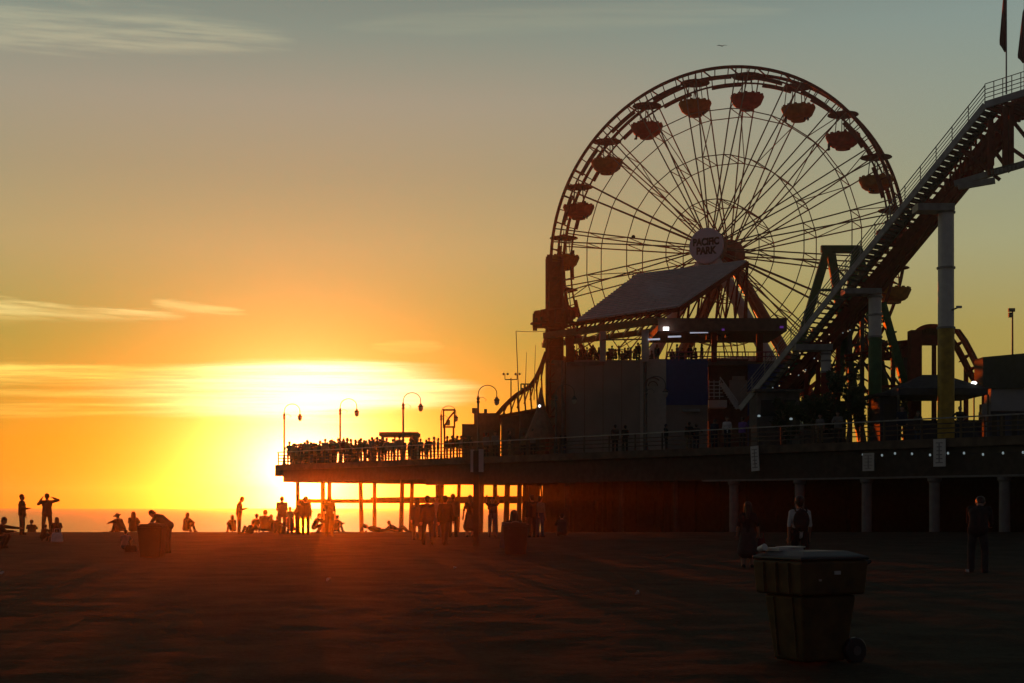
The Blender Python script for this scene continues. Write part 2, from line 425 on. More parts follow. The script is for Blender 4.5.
# clouds: thin streaks high over the sea, placed by azimuth and elevation
ys = mth('MAXIMUM', y, .05)
u = mth('ADD', mth('MULTIPLY', mth('DIVIDE', x, ys), F), CX)
vv = mth('SUBTRACT', HY, mth('MULTIPLY', mth('DIVIDE', z, ys), F))
cv = N.new('ShaderNodeCombineXYZ'); L.new(mth('MULTIPLY', u, .012), cv.inputs[0]); L.new(mth('MULTIPLY', vv, .11), cv.inputs[1])
def noise(scale, detail=5, off=0.):
    n = N.new('ShaderNodeTexNoise'); n.inputs['Scale'].default_value = scale; n.inputs['Detail'].default_value = detail
    n.inputs['Roughness'].default_value = .6
    ad = N.new('ShaderNodeVectorMath'); ad.operation = 'ADD'; L.new(cv.outputs[0], ad.inputs[0]); ad.inputs[1].default_value = (off, off*1.7, 0)
    L.new(ad.outputs[0], n.inputs['Vector']); return n.outputs[0]
n1 = noise(.7); n2 = noise(1.6, off=5.); n3 = noise(.35, 3, 11.)
cv2 = N.new('ShaderNodeCombineXYZ'); L.new(mth('MULTIPLY', u, .0045), cv2.inputs[0]); L.new(mth('MULTIPLY', vv, .13), cv2.inputs[1])
cv = cv2; n4 = noise(1.2, 6, 3.); n5 = noise(.6, 4, 8.)
cv3 = N.new('ShaderNodeCombineXYZ'); L.new(mth('MULTIPLY', u, .007), cv3.inputs[0]); L.new(mth('MULTIPLY', mth('SUBTRACT', vv, mth('MULTIPLY', u, .075)), .10), cv3.inputs[1])
cv = cv3; n6 = noise(1.1, 7, 2.); n7 = noise(.5, 4, 6.)
ahead = smooth(y, .2, .5); wisp = smooth(n4, .30, .62, .25, 1.); one = mth('ADD', 1., 0.); wisp2 = smooth(n6, .32, .66, .08, 1.)
def streak(x0, x1, yc, slope, half, soft, wob=5., nz=None, wi=None):
    """mask of a lens-shaped streak from x0 to x1 about the line yc+slope*(x-x0)"""
    nz = nz or n1
    t = mth('DIVIDE', mth('SUBTRACT', u, x0), float(x1-x0))
    mid = mth('ADD', mth('MULTIPLY', mth('SUBTRACT', u, x0), slope), yc)
    d = mth('ABSOLUTE', mth('SUBTRACT', mth('ADD', vv, mth('MULTIPLY', mth('SUBTRACT', nz, .5), wob*2)), mid))
    t2 = mth('SUBTRACT', mth('MULTIPLY', t, 2), 1)
    prof = mth('SQRT', mth('MAXIMUM', mth('SUBTRACT', 1, mth('MULTIPLY', t2, t2)), 0))
    hw_ = mth('ADD', mth('MULTIPLY', prof, half+soft), -soft)
    return mth('MULTIPLY', smooth(mth('SUBTRACT', d, hw_), 0., soft, 1., 0.), wi or wisp)
def put(base, mask, col, k=1.0):
    m = mth('MULTIPLY', mth('MULTIPLY', mask, k), ahead)
    return vmix('ADD', m, base, col)
# big bright bank over the sun
bank = streak(-420, 485, 390, -.002, 20, 12, 14, n5)
glow_b = mth('MULTIPLY', mth('EXPONENT', mth('MULTIPLY', mth('POWER', mth('DIVIDE', mth('SUBTRACT', u, 322), 125), 2), -1)), 1.0)
gaps = mth('MULTIPLY', smooth(n4, .36, .66, .12, 1.), smooth(n2, .3, .7, .6, 1.))
base = put(base, mth('MULTIPLY', bank, gaps), (.50, .33, .07), .8)
base = put(base, mth('MULTIPLY', mth('MULTIPLY', streak(60, 490, 391, -.004, 17, 20, 16, n5, one), smooth(n4, .3, .62, .55, 1.)), glow_b), (1.6, 1.15, .80), 1.1)
base = put(base, mth('MULTIPLY', streak(-300, 420, 374, -.004, 5, 5, 4, n2), n3), (.9, .55, .12), .8)
base = put(base, streak(-300, 192, 294, .048, 5, 7, 14, n6, wisp2), (.42, .36, .16), .9)
base = put(base, streak(150, 250, 305, .08, 3, 6, 12, n6, wisp2), (.36, .30, .12), .8)
base = put(base, streak(-120, 60, 318, 0., 5, 6, 10, n4), (.16, .10, .03), .6)
base = put(base, streak(370, 445, 346, .01, 3, 6, 9, n4), (.22, .13, .04), .8)
base = put(base, streak(-330, 300, 4, .062, 16, 18, 24, n7, wisp2), (.14, .11, .05), 1.)
base = put(base, streak(330, 800, 27, -.035, 8, 10, 8), (.035, .028, .012), 1.)
base = put(base, streak(-100, 800, 446, .0, 20, 20, 12), (.05, .02, .0), .5)
bg = N.new('ShaderNodeBackground'); L.new(base, bg.inputs[0]); bg.inputs[1].default_value = 1.0
ow = N.new('ShaderNodeOutputWorld'); L.new(bg.outputs[0], ow.inputs[0])

# air: one box of thin even haze round everything
hz = MB().box((0, 1050, 14.8), (5000, 2900, 36.4)); HAZE_D = .0004
hm_ = bpy.data.materials.new('haze_air'); hm_.use_nodes = True
hn_ = hm_.node_tree; hn_.nodes.remove(hn_.nodes['Principled BSDF'])
pv = hn_.nodes.new('ShaderNodeVolumePrincipled'); pv.inputs['Color'].default_value = (.95, .92, .88, 1)
pv.inputs['Density'].default_value = HAZE_D; pv.inputs['Anisotropy'].default_value = .937
hn_.links.new(pv.outputs[0], hn_.nodes['Material Output'].inputs['Volume'])
hzo = hz.build('haze', hm_); tag(hzo, kind='stuff')

# ------------------------------------------------------------------ beach and sea
from mathutils import noise as MN
ys_ = [-60, -30, -10, 0]+[3+.28*i for i in range(100)]+[31+.4*i for i in range(105)]+[74+2*i for i in range(29)]+[135, 150, 180, 220]
xs_ = [-400, -250, -150, -100, -70, -45]+[-27+.3*i for i in range(181)]+[45, 70, 100, 150, 250, 400]
def bumpz(x, y):
    a = MN.noise(V((x*.35, y*.22, 3)))*.035+MN.noise(V((x*1.1, y*.9, 7)))*.030
    b = MN.noise(V((x*2.6, y*2.2, 1)))
    return a+.022*b-.03*max(0, MN.noise(V((x*1.9, y*1.7, 9)))-.25)
vs = []; fs = []
for yy in ys_:
    for xx in xs_: vs.append((xx, yy, ground(xx, yy)+bumpz(xx, yy)*(.75*(1-sm(55, 73, yy)*.7) if 0 <= yy < 75 and abs(xx) <= 30 else .0)))
nx = len(xs_)
for j in range(len(ys_)-1):
    for i in range(nx-1): fs.append((j*nx+i, j*nx+i+1, (j+1)*nx+i+1, (j+1)*nx+i))
sandm = bpy.data.materials.new('beach_sand'); sandm.use_nodes = True
n_ = sandm.node_tree; B_ = n_.nodes['Principled BSDF']; B_.inputs['Roughness'].default_value = .9; B_.inputs['Specular IOR Level'].default_value = .05
t_ = n_.nodes.new('ShaderNodeTexCoord')
def nz_(sc_, det, ro=.6):
    q = n_.nodes.new('ShaderNodeTexNoise'); q.inputs['Scale'].default_value = sc_; q.inputs['Detail'].default_value = det; q.inputs['Roughness'].default_value = ro
    n_.links.new(t_.outputs['Object'], q.inputs['Vector']); return q.outputs[0]
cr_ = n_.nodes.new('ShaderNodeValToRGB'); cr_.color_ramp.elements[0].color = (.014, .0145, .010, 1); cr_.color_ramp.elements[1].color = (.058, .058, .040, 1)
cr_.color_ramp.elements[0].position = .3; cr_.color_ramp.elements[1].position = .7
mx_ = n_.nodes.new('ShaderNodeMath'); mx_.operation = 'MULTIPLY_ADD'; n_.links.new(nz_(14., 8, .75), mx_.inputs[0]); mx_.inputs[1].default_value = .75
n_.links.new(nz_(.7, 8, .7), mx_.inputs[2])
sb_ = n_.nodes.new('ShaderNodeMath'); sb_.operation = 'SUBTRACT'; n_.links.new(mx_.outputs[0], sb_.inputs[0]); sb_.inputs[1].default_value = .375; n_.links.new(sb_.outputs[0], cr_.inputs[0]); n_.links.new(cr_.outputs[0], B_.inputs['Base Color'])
vo = n_.nodes.new('ShaderNodeTexVoronoi'); vo.inputs['Scale'].default_value = 3.4; vo.feature = 'SMOOTH_F1'; n_.links.new(t_.outputs['Object'], vo.inputs['Vector'])
ad_ = n_.nodes.new('ShaderNodeMath'); ad_.operation = 'ADD'; n_.links.new(nz_(7., 8, .7), ad_.inputs[0]); n_.links.new(vo.outputs['Distance'], ad_.inputs[1])
bp_ = n_.nodes.new('ShaderNodeBump'); bp_.inputs['Strength'].default_value = .45; bp_.inputs['Distance'].default_value = .035
n_.links.new(ad_.outputs[0], bp_.inputs['Height']); n_.links.new(bp_.outputs[0], B_.inputs['Normal'])
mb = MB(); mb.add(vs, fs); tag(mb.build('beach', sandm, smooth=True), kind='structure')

seam = bpy.data.materials.new('sea_water'); seam.use_nodes = True
n_ = seam.node_tree; B_ = n_.nodes['Principled BSDF']
B_.inputs['Base Color'].default_value = (.015, .022, .03, 1); B_.inputs['Roughness'].default_value = .2; B_.inputs['IOR'].default_value = 1.33; B_.inputs['Specular IOR Level'].default_value = .30
t_ = n_.nodes.new('ShaderNodeTexCoord'); mp = n_.nodes.new('ShaderNodeMapping'); mp.inputs['Scale'].default_value = (.10, .45, 1)
n_.links.new(t_.outputs['Object'], mp.inputs[0])
q = n_.nodes.new('ShaderNodeTexNoise'); q.inputs['Scale'].default_value = 1.; q.inputs['Detail'].default_value = 6; n_.links.new(mp.outputs[0], q.inputs['Vector'])
bp_ = n_.nodes.new('ShaderNodeBump'); bp_.inputs['Strength'].default_value = .5; bp_.inputs['Distance'].default_value = .6
n_.links.new(q.outputs[0], bp_.inputs['Height']); n_.links.new(bp_.outputs[0], B_.inputs['Normal'])
mb = MB(); mb.add([(-2400, 82, -1), (2400, 82, -1), (2400, 2450, -1), (-2400, 2450, -1)], [(0, 1, 2, 3)])
tag(mb.build('sea', seam), kind='structure')
# ------------------------------------------------------------------ pier
PA = V((-.654, .757, 0)).normalized(); PN = V((.757, .654, 0)).normalized(); PB = V((24.9, 73, 0)); DZ = 5.0; TE = 67.4
def Q(t, s, z): return PB+PA*t+PN*s+V((0, 0, z))
def t_at(px, s=0.):
    k = (px-CX)/F; b = PB+PN*s
    return (b.x-b.y*k)/(.654+.757*k)
def D_at(px, s=0.): return (PB+PN*s+PA*t_at(px, s)).y

pier = thing('pier', Q(30, 20, 0), 'long timber pier on rows of piles reaching from the beach out over the sea', 'pier')
m = MB()
m.slab([Q(-45, 0, 4.55), Q(TE+.8, 0, 4.55), Q(TE+.8, 52, 4.55), Q(-45, 52, 4.55)], (0, 0, .45)); m.build('deck', wood, pier)
m = MB()
for s0, s1, z0 in ((.25, .65, 3.55), ):
    m.slab([Q(48, s0, z0), Q(TE-.05, s0, z0), Q(TE-.05, s1, z0), Q(48, s1, z0)], (0, 0, 4.54-z0))
    m.slab([Q(-45, s0, 3.10), Q(47.99, s0, 3.10), Q(47.99, s1, 3.10), Q(-45, s1, 3.10)], (0, 0, 4.54-3.10))
m.slab([Q(TE-.5, .66, 3.55), Q(TE-.06, .66, 3.55), Q(TE-.06, 51, 3.55), Q(TE-.5, 51, 3.55)], (0, 0, .99))
m.build('fascia_beam', darkwood, pier)
m = MB()
m.slab([Q(-45, .1, 3.0), Q(21, .1, 3.0), Q(21, .7, 3.0), Q(-45, .7, 3.0)], (0, 0, .098)); m.build('ledge', conc, pier)
m = MB()
for s in (9, 18, 28, 38, 48): m.slab([Q(-40, s, 3.9), Q(TE-.6, s, 3.9), Q(TE-.6, s+.35, 3.9), Q(-40, s+.35, 3.9)], (0, 0, .64))
for k in range(24):
    t = TE-1-k*4.4
    m.beam(Q(t, .7, 3.7), Q(t, 50, 3.7), .3, .38)
m.build('joists', darkwood, pier)
near_t = [1.3, 5.3, 9.5, 14.0, 18.8]+[-3-4.2*k for k in range(4)]
for t in near_t:
    b = Q(t, .45, 0); z0 = ground(b.x, b.y)-.6
    MB().lathe((b.x, b.y, 0), [(.27, z0), (.27, 2.75), (.36, 2.85), (.36, 2.998)], 16).build('pile', conc, pier, smooth=False)
rg = random.Random(5)
for k in range(10):
    for s in (.55, 8.7, 17.7, 27.7, 39, 48):
        t = 23.4+k*4.72+rg.uniform(-.5, .5)
        if s > .6 and t < 30 and k % 2: continue
        b = Q(t, s, 0)
        MB().tube((b.x+rg.uniform(-.25, .25), b.y, -2.8), (b.x, b.y, 3.9 if s > 1 else 3.52 if t > 48 else 3.09), .19, .16, 9).build('pile', darkwood, pier)
m = MB()
for s in (8.9, 18.1, 27.2): m.beam(Q(36, s, 2.15), Q(TE-.4, s, 2.15), .16, .36)
m.beam(Q(TE-.9, 1, 2.0), Q(TE-.9, 44, 2.0), .16, .34)
m.build('cross_brace', darkwood, pier)
rg = random.Random(17)
for k in range(22):
    t = rg.uniform(38, 66.5); s = rg.uniform(1.5, 34); b = Q(t, s, 0); r_ = rg.choice([.09, .12, .2, .24])
    MB().tube((b.x+rg.uniform(-.3, .3), b.y, -2.8), (b.x, b.y, 3.9), r_, r_*.9, 8).build('pile', darkwood, pier)
rg = random.Random(8); t = 50.
while t > 24:  # planks added to block bright sky under the deck; gaps let slivers in
    wd_ = rg.uniform(.7, 1.9); p0, p1 = Q(t, 12, -2.6), Q(t-wd_, 12, -2.6)
    MB().slab([p0, p1, p1+PN*.12, p0+PN*.12], (0, 0, 6.4)).build('sky_block_plank', darkwood, pier); t -= wd_+rg.choice([.04, .08, .3, .7, .12])
m = MB(); m.slab([Q(-45, 24, -2.6), Q(58, 24, -2.6), Q(58, 24.4, -2.6), Q(-45, 24.4, -2.6)], (0, 0, 6.45)); m.build('bulkhead', darkwood, pier)
m = MB()
for z in (5.28, 5.52, 5.76): m.beam(Q(-45, .2, z), Q(TE+.6, .2, z), .05, .06)
for z in (5.28, 5.52, 5.76): m.beam(Q(TE+.6, .25, z), Q(TE+.6, 51, z), .05, .06)
m.build('guard_rail', wood, pier)
m = MB(); m.beam(Q(-45, .2, 6.05), Q(TE+.68, .2, 6.05), .17, .06); m.beam(Q(TE+.6, .3, 6.05), Q(TE+.6, 51, 6.05), .17, .06); m.build('hand_rail', galv, pier)
for k in range(46):
    b = Q(TE+.6-k*2.3, .2, 5.01)
    MB().box((b.x, b.y, 5.515), (.1, .1, 1.0)).build('railing_post', wood, pier)
for k in range(10):
    b = Q(TE+.6, 2.5+k*4, 5.01); MB().box((b.x, b.y, 5.515), (.1, .1, 1.0)).build('railing_post', wood, pier)
# a tiny landing at the outer corner
m = MB(); m.slab([Q(TE-.03, .02, 4.05), Q(TE+.85, .02, 4.05), Q(TE+.85, 51.5, 4.05), Q(TE-.03, 51.5, 4.05)], (0, 0, .495)); m.build('end_beam', darkwood, pier)

# ------------------------------------------------------------------ pier lamps
def arc(c, r, a0, a1, n, ux=V((1,0,0))):
    return [V(c)+ux*(r*math.cos(a0+(a1-a0)*i/n))+V((0, 0, r*math.sin(a0+(a1-a0)*i/n))) for i in range(n+1)]
def make_lamp(label):
    o = thing('street_lamp', (0, 0, 0), label, 'street lamp', 'gooseneck lamps along the pier')
    MB().lathe((0,0,0), [(.19, 0), (.19, .12), (.13, .2), (.11, .75), (.085, .85), (.075, 4.35), (.12, 4.4), (.12, 4.5), (.07, 4.58), (.13, 4.66), (.09, 4.82), (.05, 4.95)], 12).build('post', steel, o)
    pts = [V((0,0,4.9)), V((.0,0,5.1))]+arc((.68, 0, 5.12), .66, math.pi, 0, 14)+[V((1.34, 0, 4.85))]
    MB().path(pts, .035, 6).build('arm', steel, o)
    sc_ = [V((.05, 0, 4.75)), V((.35, 0, 4.83)), V((.6, 0, 4.62)), V((.5, 0, 4.5))]
    MB().path(sc_, .018, 5).build('scroll', steel, o)
    l = MB().lathe((1.34,0,0), [(.03, 4.88), (.10, 4.80), (.12, 4.72), (.22, 4.62), (.2, 4.55), (.19, 4.54)], 12).build('lamp_shade', steel, o)
    MB().lathe((1.34,0,0), [(.17, 4.535), (.19, 4.4), (.12, 4.22), (.03, 4.17)], 12).build('globe', mat('frosted_glass', (.45, .42, .36), .25), l)
    return o
lamp0 = make_lamp('x')
LAMPS = [(284, .8, 1.0, 'gooseneck lamp on the outermost corner of the pier, washed out by the sun glare'),
         (340, .9, 1.0, 'gooseneck lamp with a small sign box on its post, inside the pier end crowd'),
         (403, .9, 1.0, 'gooseneck lamp rising over the flat roofed kiosk on the pier'),
         (441, 7.5, .9, 'smaller gooseneck lamp beside the open square sign frame'),
         (478, .8, 1.0, 'tall gooseneck lamp with a floodlight, behind the beach sign pole'),
         (556, 1.2, .92, 'gooseneck lamp in front of the left end of the beige pavilion wall'),
         (646, 1.2, .92, 'gooseneck lamp in front of the arched panel beside the blue wall')]
lamp_tops = {340: 405, 284: 409}
for i, (px, s, k, lb) in enumerate(LAMPS):
    b = Q(t_at(px, s), s, DZ)
    o = lamp0 if i == 0 else copy_tree(lamp0)
    o.location = b; o.scale = (k*.98, k*.98, k*.88); o['label'] = lb
    ORIG[o.name] = b
    if px == 340:
        D = b.y; MB().box(P(340, 427, D)-b, (.5, .2, .9)).build('notice_box', grey, o)
    if px == 478:
        MB().box((.25, 0, 3.95), (.5, .22, .25)).build('floodlight', black, o)

# ------------------------------------------------------------------ little buildings toward the pier's end
def facebox(m, x0, x1, y0, y1, D, depth, dz=0):
    """axis-aligned block whose front covers the picture rectangle at distance D"""
    a = P(x0, y1, D); b = P(x1, y0, D)
    return m.box(((a.x+b.x)/2, D+depth/2, (a.z+b.z)/2), (b.x-a.x, depth, b.z-a.z))
D = 119.
k = thing('kiosk', P(398, 460, D), 'low flat roofed kiosk among the crowd under the middle gooseneck lamp', 'kiosk')
m = MB(); facebox(m, 410, 417, 436, 463, D, 2.5); m.build('wall', brown, k)
m = MB(); facebox(m, 379, 418, 432, 435.8, D-.3, 3.2); m.build('roof', darkwood, k)
m = MB()
for x_ in (381, 394): facebox(m, x_, x_+1.6, 435.9, 463, D+.2, .15)
m.build('roof_post', darkwood, k)
D = 113.
fr = thing('sign_frame', P(449, 455, D), 'open square sign frame on legs standing beside the smaller gooseneck lamp', 'sign')
m = MB()
for a, b in (((443, 410), (455, 410)), ((443, 427), (455, 427)), ((443.5, 409), (443.5, 428)), ((454.5, 409), (454.5, 428)), ((444, 427), (449, 418)), ((449, 418), (454, 412))):
    m.beam(P(*a, D), P(*b, D), .12, .16, (0, 1, 0))
m.build('frame', dkred, fr)
m = MB()
for x_ in (444.5, 453.5): m.beam(P(x_, 428, D), P(x_, 459, D), .14, .14)
m.build('leg', dkred, fr)
m = MB(); facebox(m, 446, 450, 420, 425.5, D+.1, .1); m.build('panel', grey, fr)

def shop(label, rects, D, depth, wm, roofh=None, name='shop_building', cat='building'):
    b = thing(name, P((rects[0][0]+rects[0][1])/2, HY-F*(DZ-EYE)/D, D), label, cat)
    for i, (x0, x1, y0, y1) in enumerate(rects):
        m = MB(); facebox(m, x0, x1, y0, y1, D+.01*i, depth); m.build('wall', wm, b)
    return b
b = shop('stepped flat roofed snack building with rooftop boxes, behind the gooseneck lamp with the floodlight', [(462, 500, 424, 458), (474, 500, 413, 423.9)], 111., 5., brown)
m = MB(); facebox(m, 472, 479, 408, 412.9, 112, 1); facebox(m, 484, 487, 409, 412.9, 112, 1); m.build('rooftop_box', steel, b)
m = MB(); facebox(m, 466, 472, 436, 446, 110.9, .08); m.build('window', black, b)
m = MB(); facebox(m, 483, 489, 433, 452, 110.9, .08); m.build('door', dkred, b)
b = shop('low long arcade building with sloping roof between the snack building and the drop tower', [(501, 547, 414, 455)], 107., 8., brown)
m = MB(); D = 106.6
m.slab([P(499, 415, D), P(548, 406, D), P(548, 409, D), P(499, 418, D)], (0, 9, 0)); m.build('roof', dkred, b)
for x_ in (507, 519, 531):
    m = MB(); facebox(m, x_, x_+8, 428, 450, 106.85, .12); m.build('shutter', steel, b)
# conical tent roof in front of it, with a lamp
k = thing('ticket_tent', P(540, 452, 103), 'small tent with a steep pointed canopy and bright bulb beside the drop tower base', 'tent')
m = MB(); c = P(541, 415, 103); m.lathe((c.x, c.y, 0), [(1.15, c.z-1.6), (1.1, c.z-1.5), (.35, c.z+.3), (.05, c.z+1.9)], 12); m.build('canopy', mat('tent_canvas', (.22, .12, .09), .8), k)
for dx, dy in ((-.9, -.6), (.9, -.6), (-.9, .6), (.9, .6)):
    MB().tube((c.x+dx, c.y+dy, DZ+.01), (c.x+dx, c.y+dy, c.z-1.5), .05, .05, 6).build('pole', steel, k)
l = MB().ball(P(539.5, 406, 101.5), .09); l.build('bulb', lampglow, k)
# curved low coaster rail rising behind to the tower
D = 109.
tr = thing('coaster_curve', P(525, 450, D), 'curved low coaster track with lattice rising toward the drop tower at the left', 'coaster track')
pts = [(497, 414), (503, 407), (510, 400), (517, 394), (524, 390), (530, 386), (536, 377), (541, 366), (546, 352)]
m = MB(); m.path([P(a, b_, D) for a, b_ in pts], .13, 7); m.path([P(a+1, b_+.5, D+1.4) for a, b_ in pts], .13, 7); m.build('rail', dkred, tr)
m = MB()
for i, (a, b_) in enumerate(pts):
    m.tube(P(a, b_, D), P(a+1, b_+.5, D+1.4), .07, .07, 5)
    m.tube(P(a, b_, D), P(a+2, 415, D+.2), .06, .06, 5)
    if i+1 < len(pts): m.tube(P(a, min(b_+14, 414), D), P(*pts[i+1], D), .05, .05, 5)
m.build('lattice', dkred, tr)
m = MB()
for y_ in (384, 388.5): m.tube(P(521, y_, D-.6), P(531, y_, D-.6), .05, .05, 5)
for x_ in (521, 524.3, 527.6, 531): m.tube(P(x_, 384, D-.6), P(x_, 391, D-.6), .05, .05, 5)
m.build('platform_railing', steel, tr)
# weather mast with two arms
D = 112.
an = thing('weather_mast', P(511, 452, D), 'thin weather mast with two short arms and spinning cups above the low coaster curve', 'mast')
m = MB(); m.tube(P(511, 452, D), P(511, 378, D), .07, .05, 6); m.build('pole', steel, an)
m = MB(); m.tube(P(505, 379.5, D), P(517, 379.5, D), .04, .04, 5)
for x_ in (505, 517): m.tube(P(x_, 379.5, D), P(x_, 374.5, D), .03, .03, 5)
m.build('arm', steel, an)
for x_, in ((505,), (517,)):
    m = MB()
    for q in range(3): m.ball(P(x_, 374, D)+V((.2*math.cos(q*2.1), .2*math.sin(q*2.1), 0)), .09, nu=8, nv=5)
    m.build('cups', steel, an)
for i, (x_, y0, lb) in enumerate(((525, 352, 'thin antenna pole left of the other antenna pole by the drop tower'), (534, 345, 'thin taller antenna pole close against the drop tower'))):
    a = MB().tube(P(x_, 400, 108), P(x_+1.5, y0, 108), .035, .015, 5).build('antenna', steel, origin=P(x_, 400, 108)); tag(a, lb, 'antenna')

# ------------------------------------------------------------------ drop tower
D = 103.6
dt = thing('drop_tower', P(554, 455, D), 'dark red drop tower ride with a ring of seats, left of the ferris wheel', 'drop tower')
c = P(554.5, 300, D); r = .5
zt = P(0, 258, D).z
for dx, dy in ((-1, -1), (1, -1), (1, 1), (-1, 1)):
    MB().tube((c.x+dx*r, c.y+dy*r, DZ+.01), (c.x+dx*r, c.y+dy*r, zt), .12, .12, 7).build('column', dkred, dt)
m = MB(); nst = 11
for i in range(nst):
    z0 = DZ+.3+(zt-DZ-.5)*i/nst; z1 = DZ+.3+(zt-DZ-.5)*(i+1)/nst
    cs = [(-r, -r), (r, -r), (r, r), (-r, r)]
    for q in range(4):
        a = cs[q]; b_ = cs[(q+1) % 4]
        m.tube((c.x+a[0], c.y+a[1], z0), (c.x+b_[0], c.y+b_[1], z1), .06, .06, 5)
        m.tube((c.x+a[0], c.y+a[1], z1), (c.x+b_[0], c.y+b_[1], z1), .06, .06, 5)
m.build('lattice', dkred, dt)
m = MB(); m.box((c.x, c.y, (DZ+zt)/2+1.2), (.72, .72, zt-DZ-3)); m.build('lift_shaft', dkred, dt)
zc = P(0, 318, D).z
m = MB(); m.lathe((c.x, c.y, zc), [(.74, -.7), (.95, -.62), (.95, .45), (.74, .6)], 12); m.build('carriage', dkred, dt)
for q in range(8):
    a = q*math.pi/4+.2; ca, sa = math.cos(a), math.sin(a); o_ = V((c.x+ca*1.15, c.y+sa*1.15, zc))
    m = MB(); M = Matrix.Rotation(a, 3, 'Z'); m.box(o_, (.16, .5, .95), M); m.box(o_+M @ V((.25, 0, -.42)), (.5, .5, .14), M); m.box(o_+M @ V((.12, .22, .2)), (.3, .07, .5), M); m.box(o_+M @ V((.12, -.22, .2)), (.3, .07, .5), M)
    m.build('seat', dkred, dt)
m = MB(); m.box(P(538, 321, D), (.75, .7, .95)); m.box(P(535, 328, D), (.3, .4, .35)); m.build('loudspeaker', black, dt)
m = MB(); m.box(P(549.5, 268, D-1.0), (.35, .3, 1.8)); m.tube(P(549.5, 276, D-1.0), P(552, 276, D-.3), .05, .05, 5); m.build('lamp_bank', dkred, dt)
wr = MB().path([P(516+i*3.5, 331+.8*math.sin(i/9*math.pi), 104) for i in range(10)], .02, 5).build('cable', steel, origin=P(516, 331, 104)); tag(wr, 'thin black cable stretched from the drop tower to a slender pole at its left', 'cable')
wm = MB().tube(P(516, 331, 104), P(521, 452, 104), .03, .05, 6).build('pole', steel, origin=P(521, 452, 104)); tag(wm, 'slender leaning pole holding the end of the thin cable', 'pole')

# ------------------------------------------------------------------ pavilion
pv_ = thing('pavilion', P(665, 450, 98), 'beige and blue two storey pavilion with tilted ribbed roof, before the ferris wheel', 'pavilion')
def wallq(name, x0, D0, x1, D1, y0, y1, m_, th=.3, zb=None):
    a = P(x0, y0, D0); b = P(x1, y1 if False else y0, D1)
    zb = DZ+.005 if zb is None else zb
    off = V((b.y-a.y, -(b.x-a.x), 0)).normalized()*-th
    q_ = [V((a.x, a.y, zb)), V((b.x, b.y, zb)), b, a]
    return MB().slab(q_, off).build(name, m_, pv_)
wallq('wall', 546, 103.5, 566, 102.5, 360, 0, mat('terracotta_plaster', (.24, .13, .09), .8))
wallq('wall', 566, 102.49, 640, 99.2, 360, 0, beige)
wallq('wall', 640.2, 99.19, 666, 98.01, 359, 0, pale)
wallq('wall', 666.2, 98, 708, 98, 359, 0, bluewall, zb=P(0, 405, 98).z)
wallq('wall', 666.2, 98.05, 708, 98.05, 405.1, 0, beige)
wallq('wall', 708.2, 100.5, 748, 100.5, 359, 0, brown)
wallq('wall', 748.2, 98.3, 792, 98.3, 364, 0, bluewall)
for q in range(1, 4):    # panel joints on the beige wall
    x_ = 566+74*q/4; a = P(x_, 361, 102.46-3.27*q/4); MB().box((a.x, a.y, (a.z+DZ)/2), (.03, .06, a.z-DZ-.1)).build('joint', brown, pv_)
m = MB(); m.tube(P(645, 361, 98.5), V((P(645, 361, 98.5).x, 98.5, DZ+.01)), .12, .12, 8); m.build('downpipe', steel, pv_)
m = MB(); m.tube(P(563, 361, 102.3), V((P(563, 361, 102.3).x, 102.3, DZ+.01)), .11, .11, 8); m.build('downpipe', steel, pv_)
m = MB()    # arch moulding on the pale panel
cz = P(653, 386, 98.35); m.path([cz+V((math.cos(a)*.55, 0, math.sin(a)*.55)) for a in [math.pi*i/14 for i in range(15)]], .05, 6); m.path([cz+V((math.cos(a)*.3, 0, math.sin(a)*.3)) for a in [math.pi*i/14 for i in range(15)]], .04, 6)
for sx_ in (-.55, .55): m.tube(cz+V((sx_, 0, 0)), cz+V((sx_, 0, -2.2)), .05, .05, 6)
m.build('arch_moulding', brown, pv_)
m = MB(); facebox(m, 683, 700, 409, 411.5, 97.8, .25); m.build('awning', grey, pv_)
m = MB(); m.slab([P(567, 362, 102), P(640, 361, 99.6), P(790, 361, 98.7), P(790, 361, 98.7)+V((0, 7, 0)), P(567, 362, 102)+V((0, 7, 0))], (0, 0, -.25)); m.build('upper_floor', dkconc, pv_)
m = MB(); a = P(545, 336, 103); b_ = P(660, 320.5, 98); m.beam(a, b_, .5, .42); m.beam(a+V((0, 6, 0)), b_+V((0, 6, 0)), .4, .35)
for q in range(9): m.beam(a+(b_-a)*(q/8)+V((0, .2, -.05)), a+(b_-a)*(q/8)+V((0, 6, -.05)), .14, .2)
m.build('eave_beam', mat('olive_beam_paint', (.20, .15, .06), .5), pv_)
m = MB(); facebox(m, 658, 787, 318, 331, 97.5, 7); m.build('upper_roof', brown, pv_)
m = MB(); facebox(m, 780, 783.5, 326, 328, 97.4, .1); m.build('purple_lamp', purpleglow, pv_)
m = MB(); facebox(m, 722, 724.5, 328.6, 330.5, 97.4, .1); m.build('purple_lamp', purpleglow, pv_)
for x0, x1, y0, D_ in ((566, 574, 331, 101.8), (600, 606, 331, 100), (642, 649, 330, 98.3), (712, 717, 331, 98.4), (757, 763, 331, 98.4)):
    a = P(x0, 361.5, D_); b_ = P(x1, y0, D_); m = MB(); m.box(((a.x+b_.x)/2, D_+.2, (a.z+b_.z)/2), (b_.x-a.x, .4, b_.z-a.z)); m.build('column', pale if x0 > 590 and x0 < 700 else dkred, pv_)
m = MB(); m.tube(P(602, 340, 99.5), P(656, 339, 99), .05, .05, 5)
m.build('conduit', steel, pv_)
for x0, x1, y_ in ((648, 660, 339.5), (668, 681, 336.8), (690, 708, 332.6)):
    m = MB(); m.beam(P(x0, y_, 98.2), P(x1, y_-.4, 98.2), .1, .1); m.build('tube_light', tubeglow, pv_)
